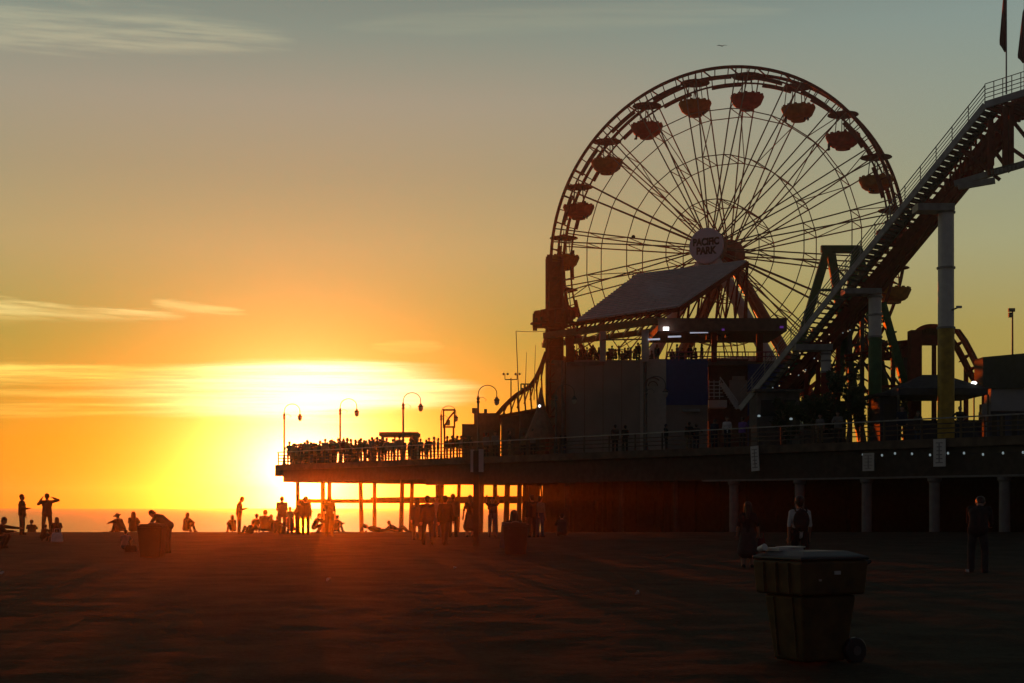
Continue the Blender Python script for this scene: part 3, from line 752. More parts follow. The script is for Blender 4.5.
m = MB(); m.box(P(666, 328.7, 97.2), (.36, .15, .22)); m.build('flood_lamp', lampglow, pv_)
m = MB(); m.tube(P(667, 352, 98.0), P(790, 352, 98.0), .045, .045, 6); m.tube(P(667, 356.5, 98), P(790, 356.5, 98), .04, .04, 6)
for q in range(22): m.tube(P(667+q*5.8, 352, 98), P(667+q*5.8, 360.5, 98), .025, .025, 5)
m.build('balcony_railing', mat('magenta_railing', (.30, .06, .10), .5), pv_)
for x_, y_ in ((708, 337), (719, 338), (727, 335)):    # speakers hung under the roof
    m = MB(); m.box(P(x_, y_, 99), (.25, .3, .35)); m.tube(P(x_, y_-2, 99), P(x_, 331, 99), .03, .03, 5); m.build('hanging_speaker', black, pv_)
# tilted ribbed roof on trusses
A_, B2, C2, E_ = P(577, 321.5, 101), P(638, 275, 107.5), P(747, 261.5, 106.5), P(678, 307.5, 98.2)
nrm_ = (B2-A_).cross(E_-A_).normalized(); nrm_ = nrm_ if nrm_.z > 0 else -nrm_
roofm = mat('ribbed_roof_sheet', (.62, .62, .62), .6, 0., var=.12, scale=2)
m = MB(); m.slab([A_, E_, C2, B2], nrm_*.12); rt = m.build('tilted_roof', roofm, pv_)
m = MB()
for q in range(1, 22):
    f_ = q/22; a = A_+(B2-A_)*f_+nrm_*.15; b_ = E_+(C2-E_)*f_+nrm_*.15; m.beam(a, b_, .05, .07, nrm_)
m.build('roof_rib', roofm, rt)
m = MB()
m.beam(E_-nrm_*.14, C2-nrm_*.14, .25, .28, nrm_); m.beam(A_-nrm_*.14, E_-nrm_*.14, .2, .25, nrm_); m.beam(A_-nrm_*.14, B2-nrm_*.14, .2, .2, nrm_)
lo0 = P(560, 334, 102); lo1 = P(660, 320, 98.2)
for q in range(11):
    f_ = q/10; t_p = A_+(E_-A_)*f_; b_p = lo0+(lo1-lo0)*(.18+.82*f_); m.tube(t_p, b_p, .07, .07, 6)
    if q < 10: t2 = A_+(E_-A_)*(f_+.1); m.tube(b_p, t2, .06, .06, 6)
for q in range(8):
    f_ = q/7; t_p = E_+(C2-E_)*f_; b_p = P(678+9.5*q, 320, 98.3+q); m.tube(t_p-nrm_*.2, b_p, .09, .09, 6)
    if q: m.tube(t_p-nrm_*.2, P(678+9.5*(q-1), 320, 98.3+q-1), .06, .06, 6)
m.build('truss', dkred, rt)
m = MB(); m.tube(C2, P(746, 322, 106), .11, .11, 7); m.build('roof_post', dkred, rt)
# white staircase down from the upper floor
st = thing('staircase', P(722, 452, 99), 'white open staircase running down beside the blue wall', 'staircase')
for o_ in (0, 1.1):
    m = MB(); m.beam(P(722, 384, 98.6+o_), P(738, 408.5, 98.6+o_), .07, .28, (0, 0, 1)); m.build('stringer', white, st)
m = MB()
for q in range(12):
    c = P(722+16*q/11, 384+24*q/11, 99.1); m.box(c, (.3, 1.0, .05))
m.build('tread', white, st)
m = MB()
for q in range(5): m.tube(P(708.5, 382+q*3.6, 98.3), P(720+q*.9, 382+q*3.6, 98.3), .03, .03, 5)
for x_ in (709, 714, 719.5): m.tube(P(x_, 380, 98.3), P(x_, 399, 98.3), .03, .03, 5)
m.tube(P(720, 377, 98.4), P(738, 402, 98.4), .04, .04, 6)
for q in range(6): m.tube(P(720+3.4*q, 378+4.8*q, 98.4), P(722+3.2*q, 386+4.6*q, 98.5), .025, .025, 5)
m.build('railing', white, st)
m = MB(); facebox(m, 708.5, 727, 400, 407.5, 98.9, 1.3); m.build('landing', white, st)
m = MB(); facebox(m, 730, 747, 380, 404, 99.6, .5); facebox(m, 733, 745, 376, 379.8, 99.5, .4); wb = m.build('ticket_booth', pale, origin=P(738, 452, 99)); tag(wb, 'pale booth front with a stepped top behind the foot of the white staircase', 'booth')
# ------------------------------------------------------------------ ferris wheel
D = 111.
beta = R(27); AX = V((math.sin(beta), math.cos(beta), 0)); LX = V((AX.y, -AX.x, 0)); HUB = P(720, 252, D); RW = 13.3; UZ = V((0, 0, 1))
def W(a, r, t=0.):     # angle from the top, clockwise as seen from the beach
    return HUB+LX*(r*math.sin(a))+UZ*(r*math.cos(a))+AX*t
fw_ = thing('ferris_wheel', V((HUB.x, HUB.y, DZ)), 'large ferris wheel with paired spokes and a round name sign on its hub', 'ferris wheel')
HR = 1.15; HL = 2.05
for t in (-HR, HR):
    MB().path([W(2*math.pi*i/120, RW, t) for i in range(120)], .125, 7, True).build('rim', dkred, fw_)
    m = MB().path([W(2*math.pi*i/100, RW-.62, t) for i in range(100)], .07, 6, True)
    for k in range(80): m.tube(W(2*math.pi*k/80, RW, t), W(2*math.pi*(k+(.0 if k % 2 else 0))/80, RW-.62, t), .04, .04, 5)
    m.build('inner_rim', dkred, fw_)
m = MB()
for k in range(40):
    a = R(9.3+9*k+4.5)
    m.tube(W(a, RW, -HR), W(a, RW, HR), .06, .06, 5)
m.build('cross_tie', dkred, fw_)
for q in range(20):           # light panels on the rim between the gondolas
    a0 = R(9.3+18*q+4); a1 = R(9.3+18*q+14.5)
    for t in (-HR, HR):
        m = MB()
        for k in range(4):
            m.beam(W(a0+(a1-a0)*k/4, RW-.72, t), W(a0+(a1-a0)*(k+1)/4, RW-.72, t), .12, .28, W(a0, 1)-HUB)
        m.build('light_panel', dkred, fw_)
for k in range(20):
    for t, th_ in ((-HR, -HL), (HR, HL)):
        for da in (-2.2, 2.2):
            a = R(9.3+18*k+da); MB().tube(W(a, 1.05, th_), W(a, RW-.1, t), .058, .050, 5).build('spoke', spokem, fw_)
for rr_ in (.77, .515, .27):
    m = MB()
    for sgn in (-1, 1):
        t = sgn*(HR+(HL-HR)*(1-rr_)); pts = [W(R(9.3+18*k+d), RW*rr_, t) for k in range(20) for d in (-2.2*1, 2.2)]
        for i in range(40): m.tube(pts[i], pts[(i+1) % 40], .04, .04, 5)
    t = HR+(HL-HR)*(1-rr_)
    for k in range(20):
        for d in (-2.2, 2.2): m.tube(W(R(9.3+18*k+d), RW*rr_, -t), W(R(9.3+18*k+d), RW*rr_, t), .035, .035, 5)
    m.build('brace_ring', spokem, fw_)
m = MB()
for k in range(20):
    t = HR+(HL-HR)*(1-.515); t1 = HR+(HL-HR)*(1-.77)
    a = R(9.3+18*k)
    sg = 1 if k % 2 else -1
    m.tube(W(a+R(2.2), RW*.515, -t*sg), W(a+R(2.2), RW*.77, t1*sg), .035, .035, 5)
    m.tube(W(a-R(2.2), RW*.77, t1*sg), W(a-R(2.2), RW*.97, -HR*sg), .035, .035, 5)
m.build('diagonal_rod', spokem, fw_)
MB().tube(HUB-AX*(HL+.85), HUB+AX*(HL+.5), .55, .55, 20).build('axle', dkred, fw_)
for t in (-HL, HL):
    MB().lathe(HUB+AX*(t-.12), [(1.15, 0), (1.25, .04), (1.25, .2), (1.15, .24)], 28, AX).build('hub_flange', spokem, fw_)
sg_ = MB().lathe(HUB-AX*(HL+1.0), [(1.24, 0), (1.30, .03), (1.30, .16), (1.24, .19)], 36, AX).build('hub_sign', mat('sign_lilac', (.78, .66, .76), .6, var=.06), fw_)
def text_mesh(txt, size, off):
    cu = bpy.data.curves.new('t', 'FONT'); cu.body = txt; cu.size = size; cu.align_x = 'CENTER'; cu.align_y = 'CENTER'; cu.extrude = .012; cu.offset = off
    o = bpy.data.objects.new('t', cu); C.objects.link(o)
    dg = bpy.context.evaluated_depsgraph_get(); dg.update()
    me = bpy.data.meshes.new_from_object(o.evaluated_get(dg)); bpy.data.objects.remove(o); bpy.data.curves.remove(cu)
    return me
def lettering(txt, size, pos, xdir, parent, m_=ink, name='lettering', off=.012, sx_=1., zrot=None):
    me = text_mesh(txt, size, off); me.materials.clear(); me.materials.append(m_); me.name = name
    xd = V(xdir).normalized(); nd = xd.cross(UZ)
    for v in me.vertices: c = v.co.copy(); v.co = xd*c.x*sx_+UZ*c.y+nd*c.z
    o = bpy.data.objects.new(name, me); C.objects.link(o); o.parent = parent; o.location = V(pos)-ORIG[parent.name]
    return o
lettering('PACIFIC', .70, HUB-AX*(HL+1.02)+UZ*.26, LX, sg_, off=.035, sx_=.80)
lettering('PARK', .70, HUB-AX*(HL+1.02)-UZ*.38, LX, sg_, off=.035, sx_=.86)
for t, m_ in ((-HL-.35, white), (HL+.35, mat('rust_painted_steel', (.26, .12, .06), .5))):
    for sgn in (-1, 1):
        a = HUB+AX*t-UZ*.2; b_ = HUB+AX*(t*1.25)+LX*sgn*8.6; b_.z = DZ+.01
        MB().tube(a, b_, .42, .50, 12).build('support_leg', m_, fw_)
    m = MB(); q0 = HUB+AX*(t*1.12)-LX*4.6; q1 = HUB+AX*(t*1.12)+LX*4.6; q0.z = q1.z = HUB.z-8.3; m.tube(q0, q1, .2, .2, 8); m.build('support_brace', m_, fw_)
for a_, r_ in ((R(-78), 6.2), (R(-106), 6.3)):
    m = MB(); m.ball(W(a_, r_, -HR-.9), .15); m.build('bearing_weight', steel, fw_)

def make_gondola(cm):
    o = thing('gondola', (0, 0, 0), 'x', 'gondola', 'gondolas on the ferris wheel')
    MB().lathe((0,0,0), [(.06, .30), (.10, .26), (.5, .14), (1.08, .0), (1.11, -.05), (.95, -.03), (.1, .04)], 18).build('canopy', dkred, o)
    m = MB(); m.tube((0, 0, .3), (0, 0, .62), .04, .015, 6)
    m.build('finial', cm, o)
    for q in range(4):
        a = q*math.pi/2+.6; MB().tube((.42*math.cos(a), .42*math.sin(a), -.0), (.62*math.cos(a), .62*math.sin(a), -1.95), .035, .035, 5).build('hanger_rod', steel, o)
    tub = MB().lathe((0,0,0), [(.42, -2.52), (.52, -2.50), (.57, -2.34), (.80, -2.28), (1.0, -2.12), (1.18, -1.72), (1.24, -1.58), (1.20, -1.53), (1.10, -1.55), (1.04, -1.7), (.86, -2.1), (.1, -2.12)], 20).build('tub', cm, o)
    m = MB(); m.lathe((0,0,0), [(1.12, -1.53), (1.16, -1.48), (1.10, -1.48), (1.08, -1.53)], 20)
    for q in range(14):
        a = q*2*math.pi/14; m.box((1.13*math.cos(a), 1.13*math.sin(a), -1.46), (.12, .20, .10), Matrix.Rotation(a, 3, 'Z').to_3x3())
    m.build('headrest', cm, tub)
    m = MB(); m.tube((0, 0, -2.1), (0, 0, -1.55), .05, .05, 6); m.lathe((0, 0, -1.6), [(.22, 0), (.24, .02), (.22, .05)], 12); m.build('centre_wheel', steel, tub)
    return o
gr, gy = make_gondola(red), make_gondola(yellow)
words = {0: 'at the very top of the wheel, just right of its highest point', 1: 'second clockwise from the top of the wheel', 2: 'third clockwise from the top of the wheel',
         3: 'fourth clockwise from the top, beside the coaster stair', 4: 'behind the coaster stair at the right of the wheel', 5: 'low on the right of the wheel, beyond the coaster lattice',
         19: 'just left of the top of the wheel', 18: 'second left of the top of the wheel', 17: 'upper left of the wheel, third left of the top',
         16: 'on the left of the wheel, fourth left of the top', 15: 'at mid height on the far left of the wheel', 14: 'beside the drop tower just below the wheel axle height', 13: 'low left, partly behind the drop tower seats'}
used = {0: False, 1: False}
gond = {}
for k in range(20):
    a = R(9.3+18*k); par = k % 2; src = gy if par else gr
    if k in (6, 7, 8, 9, 10, 11, 12): continue        # wholly behind the pavilion roof, its walls and the coaster
    loc = W(a, RW-.38)
    lb = ('yellow' if par else 'red')+' gondola '+words.get(k, 'x')
    if not used[par]: o = src; used[par] = True; o.location = loc; o['label'] = lb
    else: o = copy_tree(src, loc=loc, label=lb)
    o.rotation_euler = (0, 0, .3*k); gond[k] = loc
for k in (6,):
    a = R(9.3+18*k); copy_tree(gr, loc=W(a, RW-.75), label='red gondola low on the right of the wheel behind the coaster trestle')
short = {0: 'at the very top', 19: 'just left of the top', 18: 'second left of the top', 17: 'third left of the top', 16: 'fourth left of the top', 1: 'second clockwise from the top', 2: 'third clockwise from the top', 3: 'beside the coaster stair', 5: 'low on the right of the wheel', 15: 'at the far left of the wheel'}
gp = [(0, .5, 'with a red top'), (19, .45, ''), (18, -.4, ''), (17, .1, ''), (16, -.5, ''), (16, .5, ''), (1, -.5, ''), (1, .5, ''), (2, -.6, ''), (3, -.4, ''), (5, .4, ''), (15, .4, '')]
for i, (k, dx, e) in enumerate(gp):
    side_w = 'right' if dx > 0 else 'left'
    person(gond[k]+V((dx, .0, -2.56)), ['seat', 'seat', 'sit_long'][i % 2], 180 if i % 2 else 90,
           'rider on the %s side of the %s gondola %s' % (side_w, 'yellow' if k % 2 else 'red', short[k]), 'riders in the gondolas', s=.95)

# ------------------------------------------------------------------ roller coaster lift hill
B0 = P(752, 394, 92.); T0 = P(985, 105, 80.)
hd_ = (T0-B0); hz_ = V((hd_.x, hd_.y, 0)).normalized(); WL = V((-hz_.y, hz_.x, 0))
if WL.y < 0: WL = -WL
rc = thing('roller_coaster', V((T0.x, T0.y, DZ)), 'tall roller coaster lift hill with a long open stair and handrail climbing to the right', 'roller coaster')
def K(f, w_=0., dz=0.): return B0+hd_*f+WL*w_+V((0, 0, dz))
m = MB(); m.beam(K(-.06, 0), K(1, 0), .10, .34); m.build('stair_stringer', galv, rc)
m = MB(); m.beam(K(-.06, 1.15), K(1, 1.15), .10, .34); m.build('stair_stringer', steel, rc)
m = MB(); n_t = 58
for i in range(n_t+1): m.box(K(i/n_t, .58), (1.06, .28, .05), Matrix((WL, hz_, UZ)).transposed())
m.build('stair_tread', steel, rc)
m = MB()  # plates added so less bright sky shows through the upper stair
for i in range(30, n_t+1): m.box(K((i-.12)/n_t, .58, -.10), (1.06, .05, .17), Matrix((WL, hz_, UZ)).transposed())
m.build('gap_plate', steel, rc)
m = MB()
for dz in (.38, .6, .82): m.tube(K(-.06, 0, dz), K(1, 0, dz), .022, .022, 5)
m.tube(K(-.06, 0, 1.05), K(1, 0, 1.05), .03, .03, 6)
for i in range(17): m.tube(K(i/16, 0, .1), K(i/16, 0, 1.05), .028, .028, 5)
m.build('hand_rail', galv, rc)
m = MB()
for w_ in (1.75, 2.95): m.tube(K(-.12, w_, .25), K(1, w_, .25), .09, .09, 7)
m.build('track_rail', dkred, rc)
m = MB()
for i in range(46): m.beam(K(i/45, 1.7, .1), K(i/45, 3.0, .1), .10, .14)
m.build('track_tie', dkred, rc)
m = MB(); m.beam(K(-.1, 2.0, -.35), K(1.02, 2.0, -.35), .22, .5); m.beam(K(-.1, 2.75, -.35), K(1.02, 2.75, -.35), .22, .5); m.build('track_girder', dkred, rc)
m = MB()
m.beam(K(-.1, 3.5, -.2), K(.96, 3.5, -.2), .4, .42)
for i in range(15):
    m.beam(K(i/14, 1.15, -.12), K(i/14, 3.5, -.25), .12, .16)
    if i < 14: m.beam(K(i/14, 2.95, -.3), K((i+.45)/14, 3.5, -.3), .3, .10)
m.build('walkway_frame', dkred, rc)
# crest and platform running right
cr0 = K(1, 0); E1 = P(1030, 91, 78.5); E2 = P(1110, 84, 76)
m = MB(); m.beam(cr0, E1, .14, .36); m.beam(E1, E2, .14, .36); m.build('crest_beam', galv, rc)
m = MB()
for dz in (.38, .6, .82, 1.12): m.tube(cr0+UZ*dz, E1+UZ*dz, .025, .025, 5); m.tube(E1+UZ*dz, E2+UZ*dz, .025, .025, 5)
for i in range(7): q = cr0+(E1-cr0)*(i/6*1.2); m.tube(q, q+UZ*1.12, .028, .028, 5)
m.build('hand_rail', galv, rc)
m = MB()
for i in range(13): q = cr0+(E2-cr0)*(i/12); m.beam(q+WL*.05-UZ*.1, q+WL*3.6-UZ*.1, .16, .2)
for w_ in (1.75, 2.95): m.path([K(.97, w_, .25), K(1, w_, .38), cr0+(E2-cr0)*.12+WL*w_+UZ*.3, E2+WL*w_+UZ*.1], .09, 7)
m.beam(cr0+WL*3.5-UZ*.05, E2+WL*3.5-UZ*.05, .14, .36)
m.build('crest_deck', dkred, rc)
m = MB()    # parked train of low seats seen over the crest
for i in range(6): q = cr0+(E2-cr0)*(.10+.075*i)+WL*2.35+UZ*.55; m.box(q, (.7, .75, .55+.1*(i > 1)), Matrix.Rotation(.15, 3, 'Z')); m.box(q+V((.25, 0, .35)), (.12, .7, .3))
m.build('lift_machinery', dkred, rc)
# lower truss under the crest
L0, L1, L2 = P(955, 184, 81), P(1024, 164, 79), P(1110, 140, 76.5)
m = MB(); m.beam(L0, L1, .35, .3); m.beam(L1, L2, .35, .3); m.build('truss_chord', grey, rc)
m = MB(); m.beam(P(958, 187, 80.3), P(995, 180.5, 79.6), .3, .3); m.build('catwalk_box', grey, rc)
m = MB()
for x_, y0, y1 in ((990.5, 120, 175), (1005, 108, 171), (1011, 106, 169), (1040, 98, 160), (1075, 92, 150)): m.beam(P(x_, y0, 79.7), P(x_, y1, 79.7), .2, .26, (1, 0, 0))
for a, b_ in (((962, 150), (1000, 180)), ((985, 122), (1011, 140)), ((990, 145), (1010, 172)), ((1008, 170), (1012, 118)), ((1011, 148), (1035, 165)), ((1012, 120), (1040, 155)), ((970, 165), (1005, 112)), ((1040, 98), (1075, 150))):
    m.beam(P(*a, 80), P(*b_, 80), .14, .16)
m.build('truss_web', dkred, rc)
m = MB(); 
for i in range(11): m.tube(P(992+4*i, 175-i*1.05, 79), P(992+4*i, 169.5-i*1.05, 79), .03, .03, 5)
m.tube(P(990, 170, 79), P(1034, 159, 79), .04, .04, 5); m.build('toe_rail', steel, rc)
m = MB()
for q in range(8):
    for d in (1.2, 2.4): m.beam(K(.80+.02*q, d, -.3), K(.80+.02*q, d, -1.0-.12*q), .1, .1)
m.build('lower_bracing', dkred, rc)
# main columns
def column_(x_, D_, ytop, ysplit, lower, rad, hx0, hx1, hy0, hy1):
    c = P(x_, ytop, D_); zs = P(x_, ysplit, D_).z
    col = MB().tube((c.x, c.y, zs), c, rad, rad*.98, 20).build('support_column', white, rc)
    MB().tube((c.x, c.y, DZ+.01), (c.x, c.y, zs-.002), rad*1.05, rad*1.03, 20).build('column_base', lower, col)
    m = MB()
    for z_ in (zs, c.z-.25, (zs+c.z)/2): m.lathe((c.x, c.y, z_), [(rad*.9, -.05), (rad*1.16, -.05), (rad*1.16, .05), (rad*.9, .05)], 20)
    for z_ in (zs, c.z-.25, (zs+c.z)/2): m.tube((c.x, c.y, z_-.1), (c.x, c.y, z_+.1), rad*.5, rad*.5, 8)
    m.tube((c.x, c.y, zs-.1), (c.x, c.y, c.z-.2), rad*.3, rad*.3, 8); m.build('flange', grey, col)
    m = MB(); facebox(m, hx0, hx1, hy0, hy1, D_-.6, 1.2); m.build('cross_head', grey, rc)
column_(946, 81.5, 208, 328, mat('yellow_column_paint', (.50, .32, .03), .5), .43, 918, 955, 203, 210)
column_(875, 86.5, 293, 337, green, .37, 845, 882, 288, 293.5)
column_(826, 89.5, 350, 372, dkred, .30, 796, 833, 344, 350)
m = MB(); m.tube(P(952, 310, 81), P(958, 307.5, 80.6), .05, .04, 6); m.build('lamp_arm', steel, rc)
m = MB(); m.box(P(959, 307, 80.6), (.28, .16, .12)); m.build('column_lamp', signgrey, rc)
# green trestle
gt = thing('green_trestle', P(838, 440, 95), 'green steel trestle frame with splayed legs behind the coaster stair', 'trestle')
for D_, dx in ((93, 0), (96.5, 3)):
    m = MB(); m.beam(P(821+dx, 249+dx*.3, D_), P(859+dx, 249+dx*.3, D_), .35, .42); m.build('cross_beam', green, gt)
    for a, b_ in (((826, 250), (790, 372)), ((829, 250), (849, 372)), ((855, 250), (838, 372)), ((857, 250), (880, 372))):
        p0 = P(a[0]+dx, a[1], D_); p1 = P(b_[0]+dx, b_[1], D_); d = (p1-p0); e = p0+d*((DZ+.01-p0.z)/d.z)
        MB().beam(p0, e, .34, .34).build('leg', green, gt)
m = MB()
for y_ in (290, 330, 365): m.beam(P(828-(y_-250)*.2, y_, 93), P(850+(y_-250)*.18, y_, 93), .16, .16); m.beam(P(829, y_-30, 93.2), P(852+(y_-250)*.12, y_, 93.2), .12, .12)
m.build('brace', green, gt)
gb = thing('green_prop', P(900, 440, 88), 'green leaning steel prop right of the grey coaster column', 'steel prop')
m = MB(); p0, p1 = P(882, 303, 88), P(903, 378, 88); d = p1-p0; m.beam(p0, p0+d*((DZ+.01-p0.z)/d.z), .42, .42); m.build('strut', green, gb)
m = MB(); m.beam(P(884, 312, 88.2), P(893, 333, 88.2), .12, .12); m.box(P(892, 332, 88), (.5, .3, .08)); m.build('bracket', green, gb)
# trestle lattice under the lift
tl = thing('coaster_trestle', P(850, 440, 91), 'dark tangle of coaster trestle posts and rails between the grey column and the stair', 'coaster trestle')
rg = random.Random(11)
posts = [(806, 362), (818, 350), (838, 322), (850, 310), (862, 300), (893, 340), (905, 348)]
for x_, y_ in posts:
    MB().beam(P(x_, y_, 92), V((P(x_, y_, 92).x, 92, DZ+.01)), .24, .24, (1, 0, 0)).build('post', dkred if x_ < 850 else steel, tl)
m = MB()
for i in range(len(posts)-1):
    for k_ in range(4):
        ya = posts[i][1]+12+k_*24; yb = posts[i+1][1]+20+k_*24
        m.beam(P(posts[i][0], ya, 92.2), P(posts[i+1][0], yb, 92.2), .12, .14); m.beam(P(posts[i][0], ya+18, 92.4), P(posts[i+1][0], yb-14, 92.4), .1, .1)
m.build('brace', steel, tl)
m = MB()
for y0, y1, D_ in ((356, 338, 90), (360, 343, 91), (392, 385, 90), (398, 392, 91)):
    m.path([P(845+8*i, y0+(y1-y0)*i/9+1.5*math.sin(i*.9), D_) for i in range(10)], .10, 6)
for i in range(26): m.beam(P(847+2.7*i, 356-.65*i*.8, 90), P(847+2.7*i, 360-.65*i*.8, 91), .07, .08)
m.build('track', dkred, tl)
m = MB(); facebox(m, 884, 912, 352, 358, 92, 1.6); facebox(m, 902, 911, 341, 357, 91.5, 1.2); m.build('train_car', dkred, tl)
# red gate and humped track
gate = thing('red_portal', P(917, 440, 87), 'dark red portal frame carrying the humped coaster track, left of the yellow column base', 'portal frame')
m = MB(); facebox(m, 911, 922, 330, 400, 87, .8); m.box((P(916.5, 0, 87).x, 87.4, (P(0, 400, 87).z+DZ)/2), (.6, .75, P(0, 400, 87).z-DZ-.005)); m.build('post', dkred, gate)
m = MB(); facebox(m, 922.1, 940, 336, 344.5, 87.1, .6); m.build('lintel', dkred, gate)
hp = thing('coaster_hump', P(955, 440, 88), 'red humped coaster track with round cut outs, curling down behind the yellow column', 'coaster track')
pts = []
for i in range(13): a = R(170-i*10); pts.append((931+17*math.cos(a)*1.15, 343-17*math.sin(a)))
pts += [(956, 331), (963, 341), (970, 354), (976, 366), (982, 376), (990, 384)]
for dD, rr_ in ((0, .13), (1.5, .13)):
    MB().path([P(a+dD*2, b_, 88+dD) for a, b_ in pts], rr_, 7).build('rail', red if dD == 0 else dkred, hp)
m = MB(); low = [(a-(a-931)*.18 if i < 13 else a-7, b_+7) for i, (a, b_) in enumerate(pts)]
m.path([P(a+1, b_, 88.7) for a, b_ in low], .2, 7); m.build('spine', dkred, hp)
m = MB()
for i, ((a, b_), (c_, d_)) in enumerate(zip(pts, low)):
    m.slab([P(a-1.4, b_, 88.3), P(a+1.4, b_+.8, 88.3), P(c_+.8, d_, 88.5), P(c_-.8, d_, 88.5)], (0, .8, 0)); m.tube(P(a, b_, 88), P(a+3, b_, 89.5), .07, .07, 5)
m.build('tie', dkred, hp)
for x_, y_ in ((934, 345), (966, 362), (984, 386)):
    c = P(x_, y_, 89); MB().tube((c.x, c.y, DZ+.01), c, .16, .14, 8).build('post', dkred, hp)
# flags
for i, (x_, D_, y0, y1, yb, lb) in enumerate(((1006.3, 78.5, -22, 52, 94, 'long dark red flag hanging limp from a slim pole on the coaster crest'), (1024.5, 78.2, 8, 63, 92, 'red flag cut by the right edge of the picture, on the second crest pole'))):
    o = thing('flag', P(x_, yb, D_), lb, 'flag', 'flags on the coaster crest')
    MB().tube(P(x_, yb, D_), P(x_, y0-6, D_), .045, .03, 7).build('flag_pole', galv, o)
    m = MB(); n_ = 16; vs = []
    for j in range(n_+1):
        t = j/n_; yy = y0+(y1-y0)*t; wd = (1.5+6.0*t)*(1 if t < .86 else (1-t)/.14*.8+.2)
        for q in range(5):
            s_ = q/4; vs.append(P(x_-.4-wd*s_, yy+s_*3*(1-t)+(s_*5 if t < .9 else 0)*.3, D_+.25*math.sin(s_*6+t*5)))
    fs = [(j*5+q, j*5+q+1, (j+1)*5+q+1, (j+1)*5+q) for j in range(n_) for q in range(4)]
    nv = len(vs); vs += [v+V((0, .02, 0)) for v in vs]; fs += [tuple(nv+i_ for i_ in reversed(f)) for f in fs]
    m.add(vs, fs); m.build('cloth', mat('flag_cloth', (.22, .012, .022), .8, var=.1), o, smooth=True)

# ------------------------------------------------------------------ right side of the pier
b = thing('dark_hall', P(1010, 440, 84), 'dark flat sided hall above a pale grey panel wall, farthest right on the pier', 'building')
m = MB(); a0, a1, a2, a3 = P(983, 357, 84), P(1060, 350, 84), P(1060, 388, 84), P(983, 388, 84); m.slab([a0, a1, a2, a3], (0, 1.6, 0)); m.build('upper_wall', mat('dark_teal_cladding', (.035, .045, .05), .7), b)
m = MB(); facebox(m, 991, 1060, 388.2, 411, 84.3, 1.2); m.build('panel_wall', mat('grey_panel', (.34, .35, .38), .6, var=.06), b)
m = MB(); facebox(m, 984, 1060, 411.2, 444, 84.5, 1.); m.build('lower_wall', mat('blue_grey_cladding', (.07, .08, .13), .7), b)
m = MB()
for x_ in (992, 1000, 1012, 1020): facebox(m, x_, x_+5, 414, 436, 84.42, .1)
m.build('door', black, b)
m = MB(); facebox(m, 982, 990.8, 404, 416, 83.5, .5); nb = m.build('notice_board', grey, origin=P(986, 440, 83.5)); tag(nb, 'small pale notice board left of the grey panel wall', 'board')
m = MB(); p_ = P(986, 416, 83.7); m.tube((p_.x, 83.75, DZ+.01), p_, .06, .06, 6); m.build('post', grey, nb)
lm = thing('work_lamp', P(974, 440, 83), 'bright white lamp on a thin dark post left of the dark hall', 'lamp')
m = MB(); p_ = P(974, 385, 83); m.tube((p_.x, p_.y, DZ+.01), p_, .05, .04, 6); m.build('post', steel, lm); MB().ball(P(974, 383, 82.9), .14, (1.2, .6, .7)).build('bulb', lampglow, lm)
ml = thing('mast_light', P(1012, 440, 96), 'slim mast with a pair of floodlights rising above the roof of the dark hall', 'light mast')
m = MB(); p_ = P(1012.5, 311, 96); m.tube((p_.x, 96, DZ+.01), p_, .09, .05, 6); m.build('pole', steel, ml)
m = MB(); m.box(P(1011.5, 310, 95.8), (.4, .2, .22)); m.box(P(1010.5, 315, 95.8), (.25, .2, .3)); m.build('floodlight', steel, ml)
tt = thing('market_tent', P(937, 440, 82), 'wide dark tent with a low pointed roof around the yellow column base', 'tent')
m = MB(); c = P(941, 391, 84); zt_ = P(0, 374, 84).z
vs = [V((c.x-2.9, 82, c.z)), V((c.x+2.0, 82, c.z)), V((c.x+2.0, 87, c.z)), V((c.x-2.9, 87, c.z)), V((c.x-.9, 84.5, zt_)), V((c.x+.3, 84.5, zt_))]
vs += [v-V((0, 0, .35)) for v in vs[:4]]
m.add(vs, [(0, 1, 5, 4), (1, 2, 5), (2, 3, 4, 5), (3, 0, 4), (0, 6, 7, 1), (1, 7, 8, 2), (2, 8, 9, 3), (3, 9, 6, 0), (6, 9, 8, 7)]); m.build('roof', canvas, tt)
for v in vs[6:]: MB().tube((v.x, v.y, DZ+.01), v, .06, .06, 6).build('pole', steel, tt)
m = MB(); facebox(m, 905, 982, 420, 443, 84, .4); m.build('counter', mat('dark_blue_counter', (.03, .035, .07), .7), tt)
for i, (x0, x1, y0, y1, D_, lb, m_) in enumerate(((880, 900, 396, 443, 84, 'narrow dark blue booth below the leaning green prop', mat('navy_booth', (.03, .035, .06), .7)), (800, 846, 404, 446, 88, 'low dark booth behind the trees at the foot of the coaster', dkconc), (757, 800, 392, 448, 91, 'dark storage block under the bottom of the coaster stair', dkconc))):
    o = thing('booth', P((x0+x1)/2, 446, D_), lb, 'booth')
    m = MB(); p_ = P(x0, y0, D_); q = P(x1, y1, D_); m.box(((p_.x+q.x)/2, D_+1.5, (p_.z+DZ)/2), (q.x-p_.x, 3, p_.z-DZ-.01)); m.build('wall', m_, o)
    m = MB(); m.box(((p_.x+q.x)/2, D_+1.4, p_.z+.08), (q.x-p_.x+.4, 3.5, .15)); m.build('roof', steel, o)
    m = MB(); facebox(m, x0+4, x1-4, y0+8, y0+24, D_-.05, .08); m.build('hatch', black, o)
sp_ = MB().lathe(P(940, 428, 82.2), [(.05, -.9), (.55, -.9), (.6, -.8), (.05, .9)], 10); 
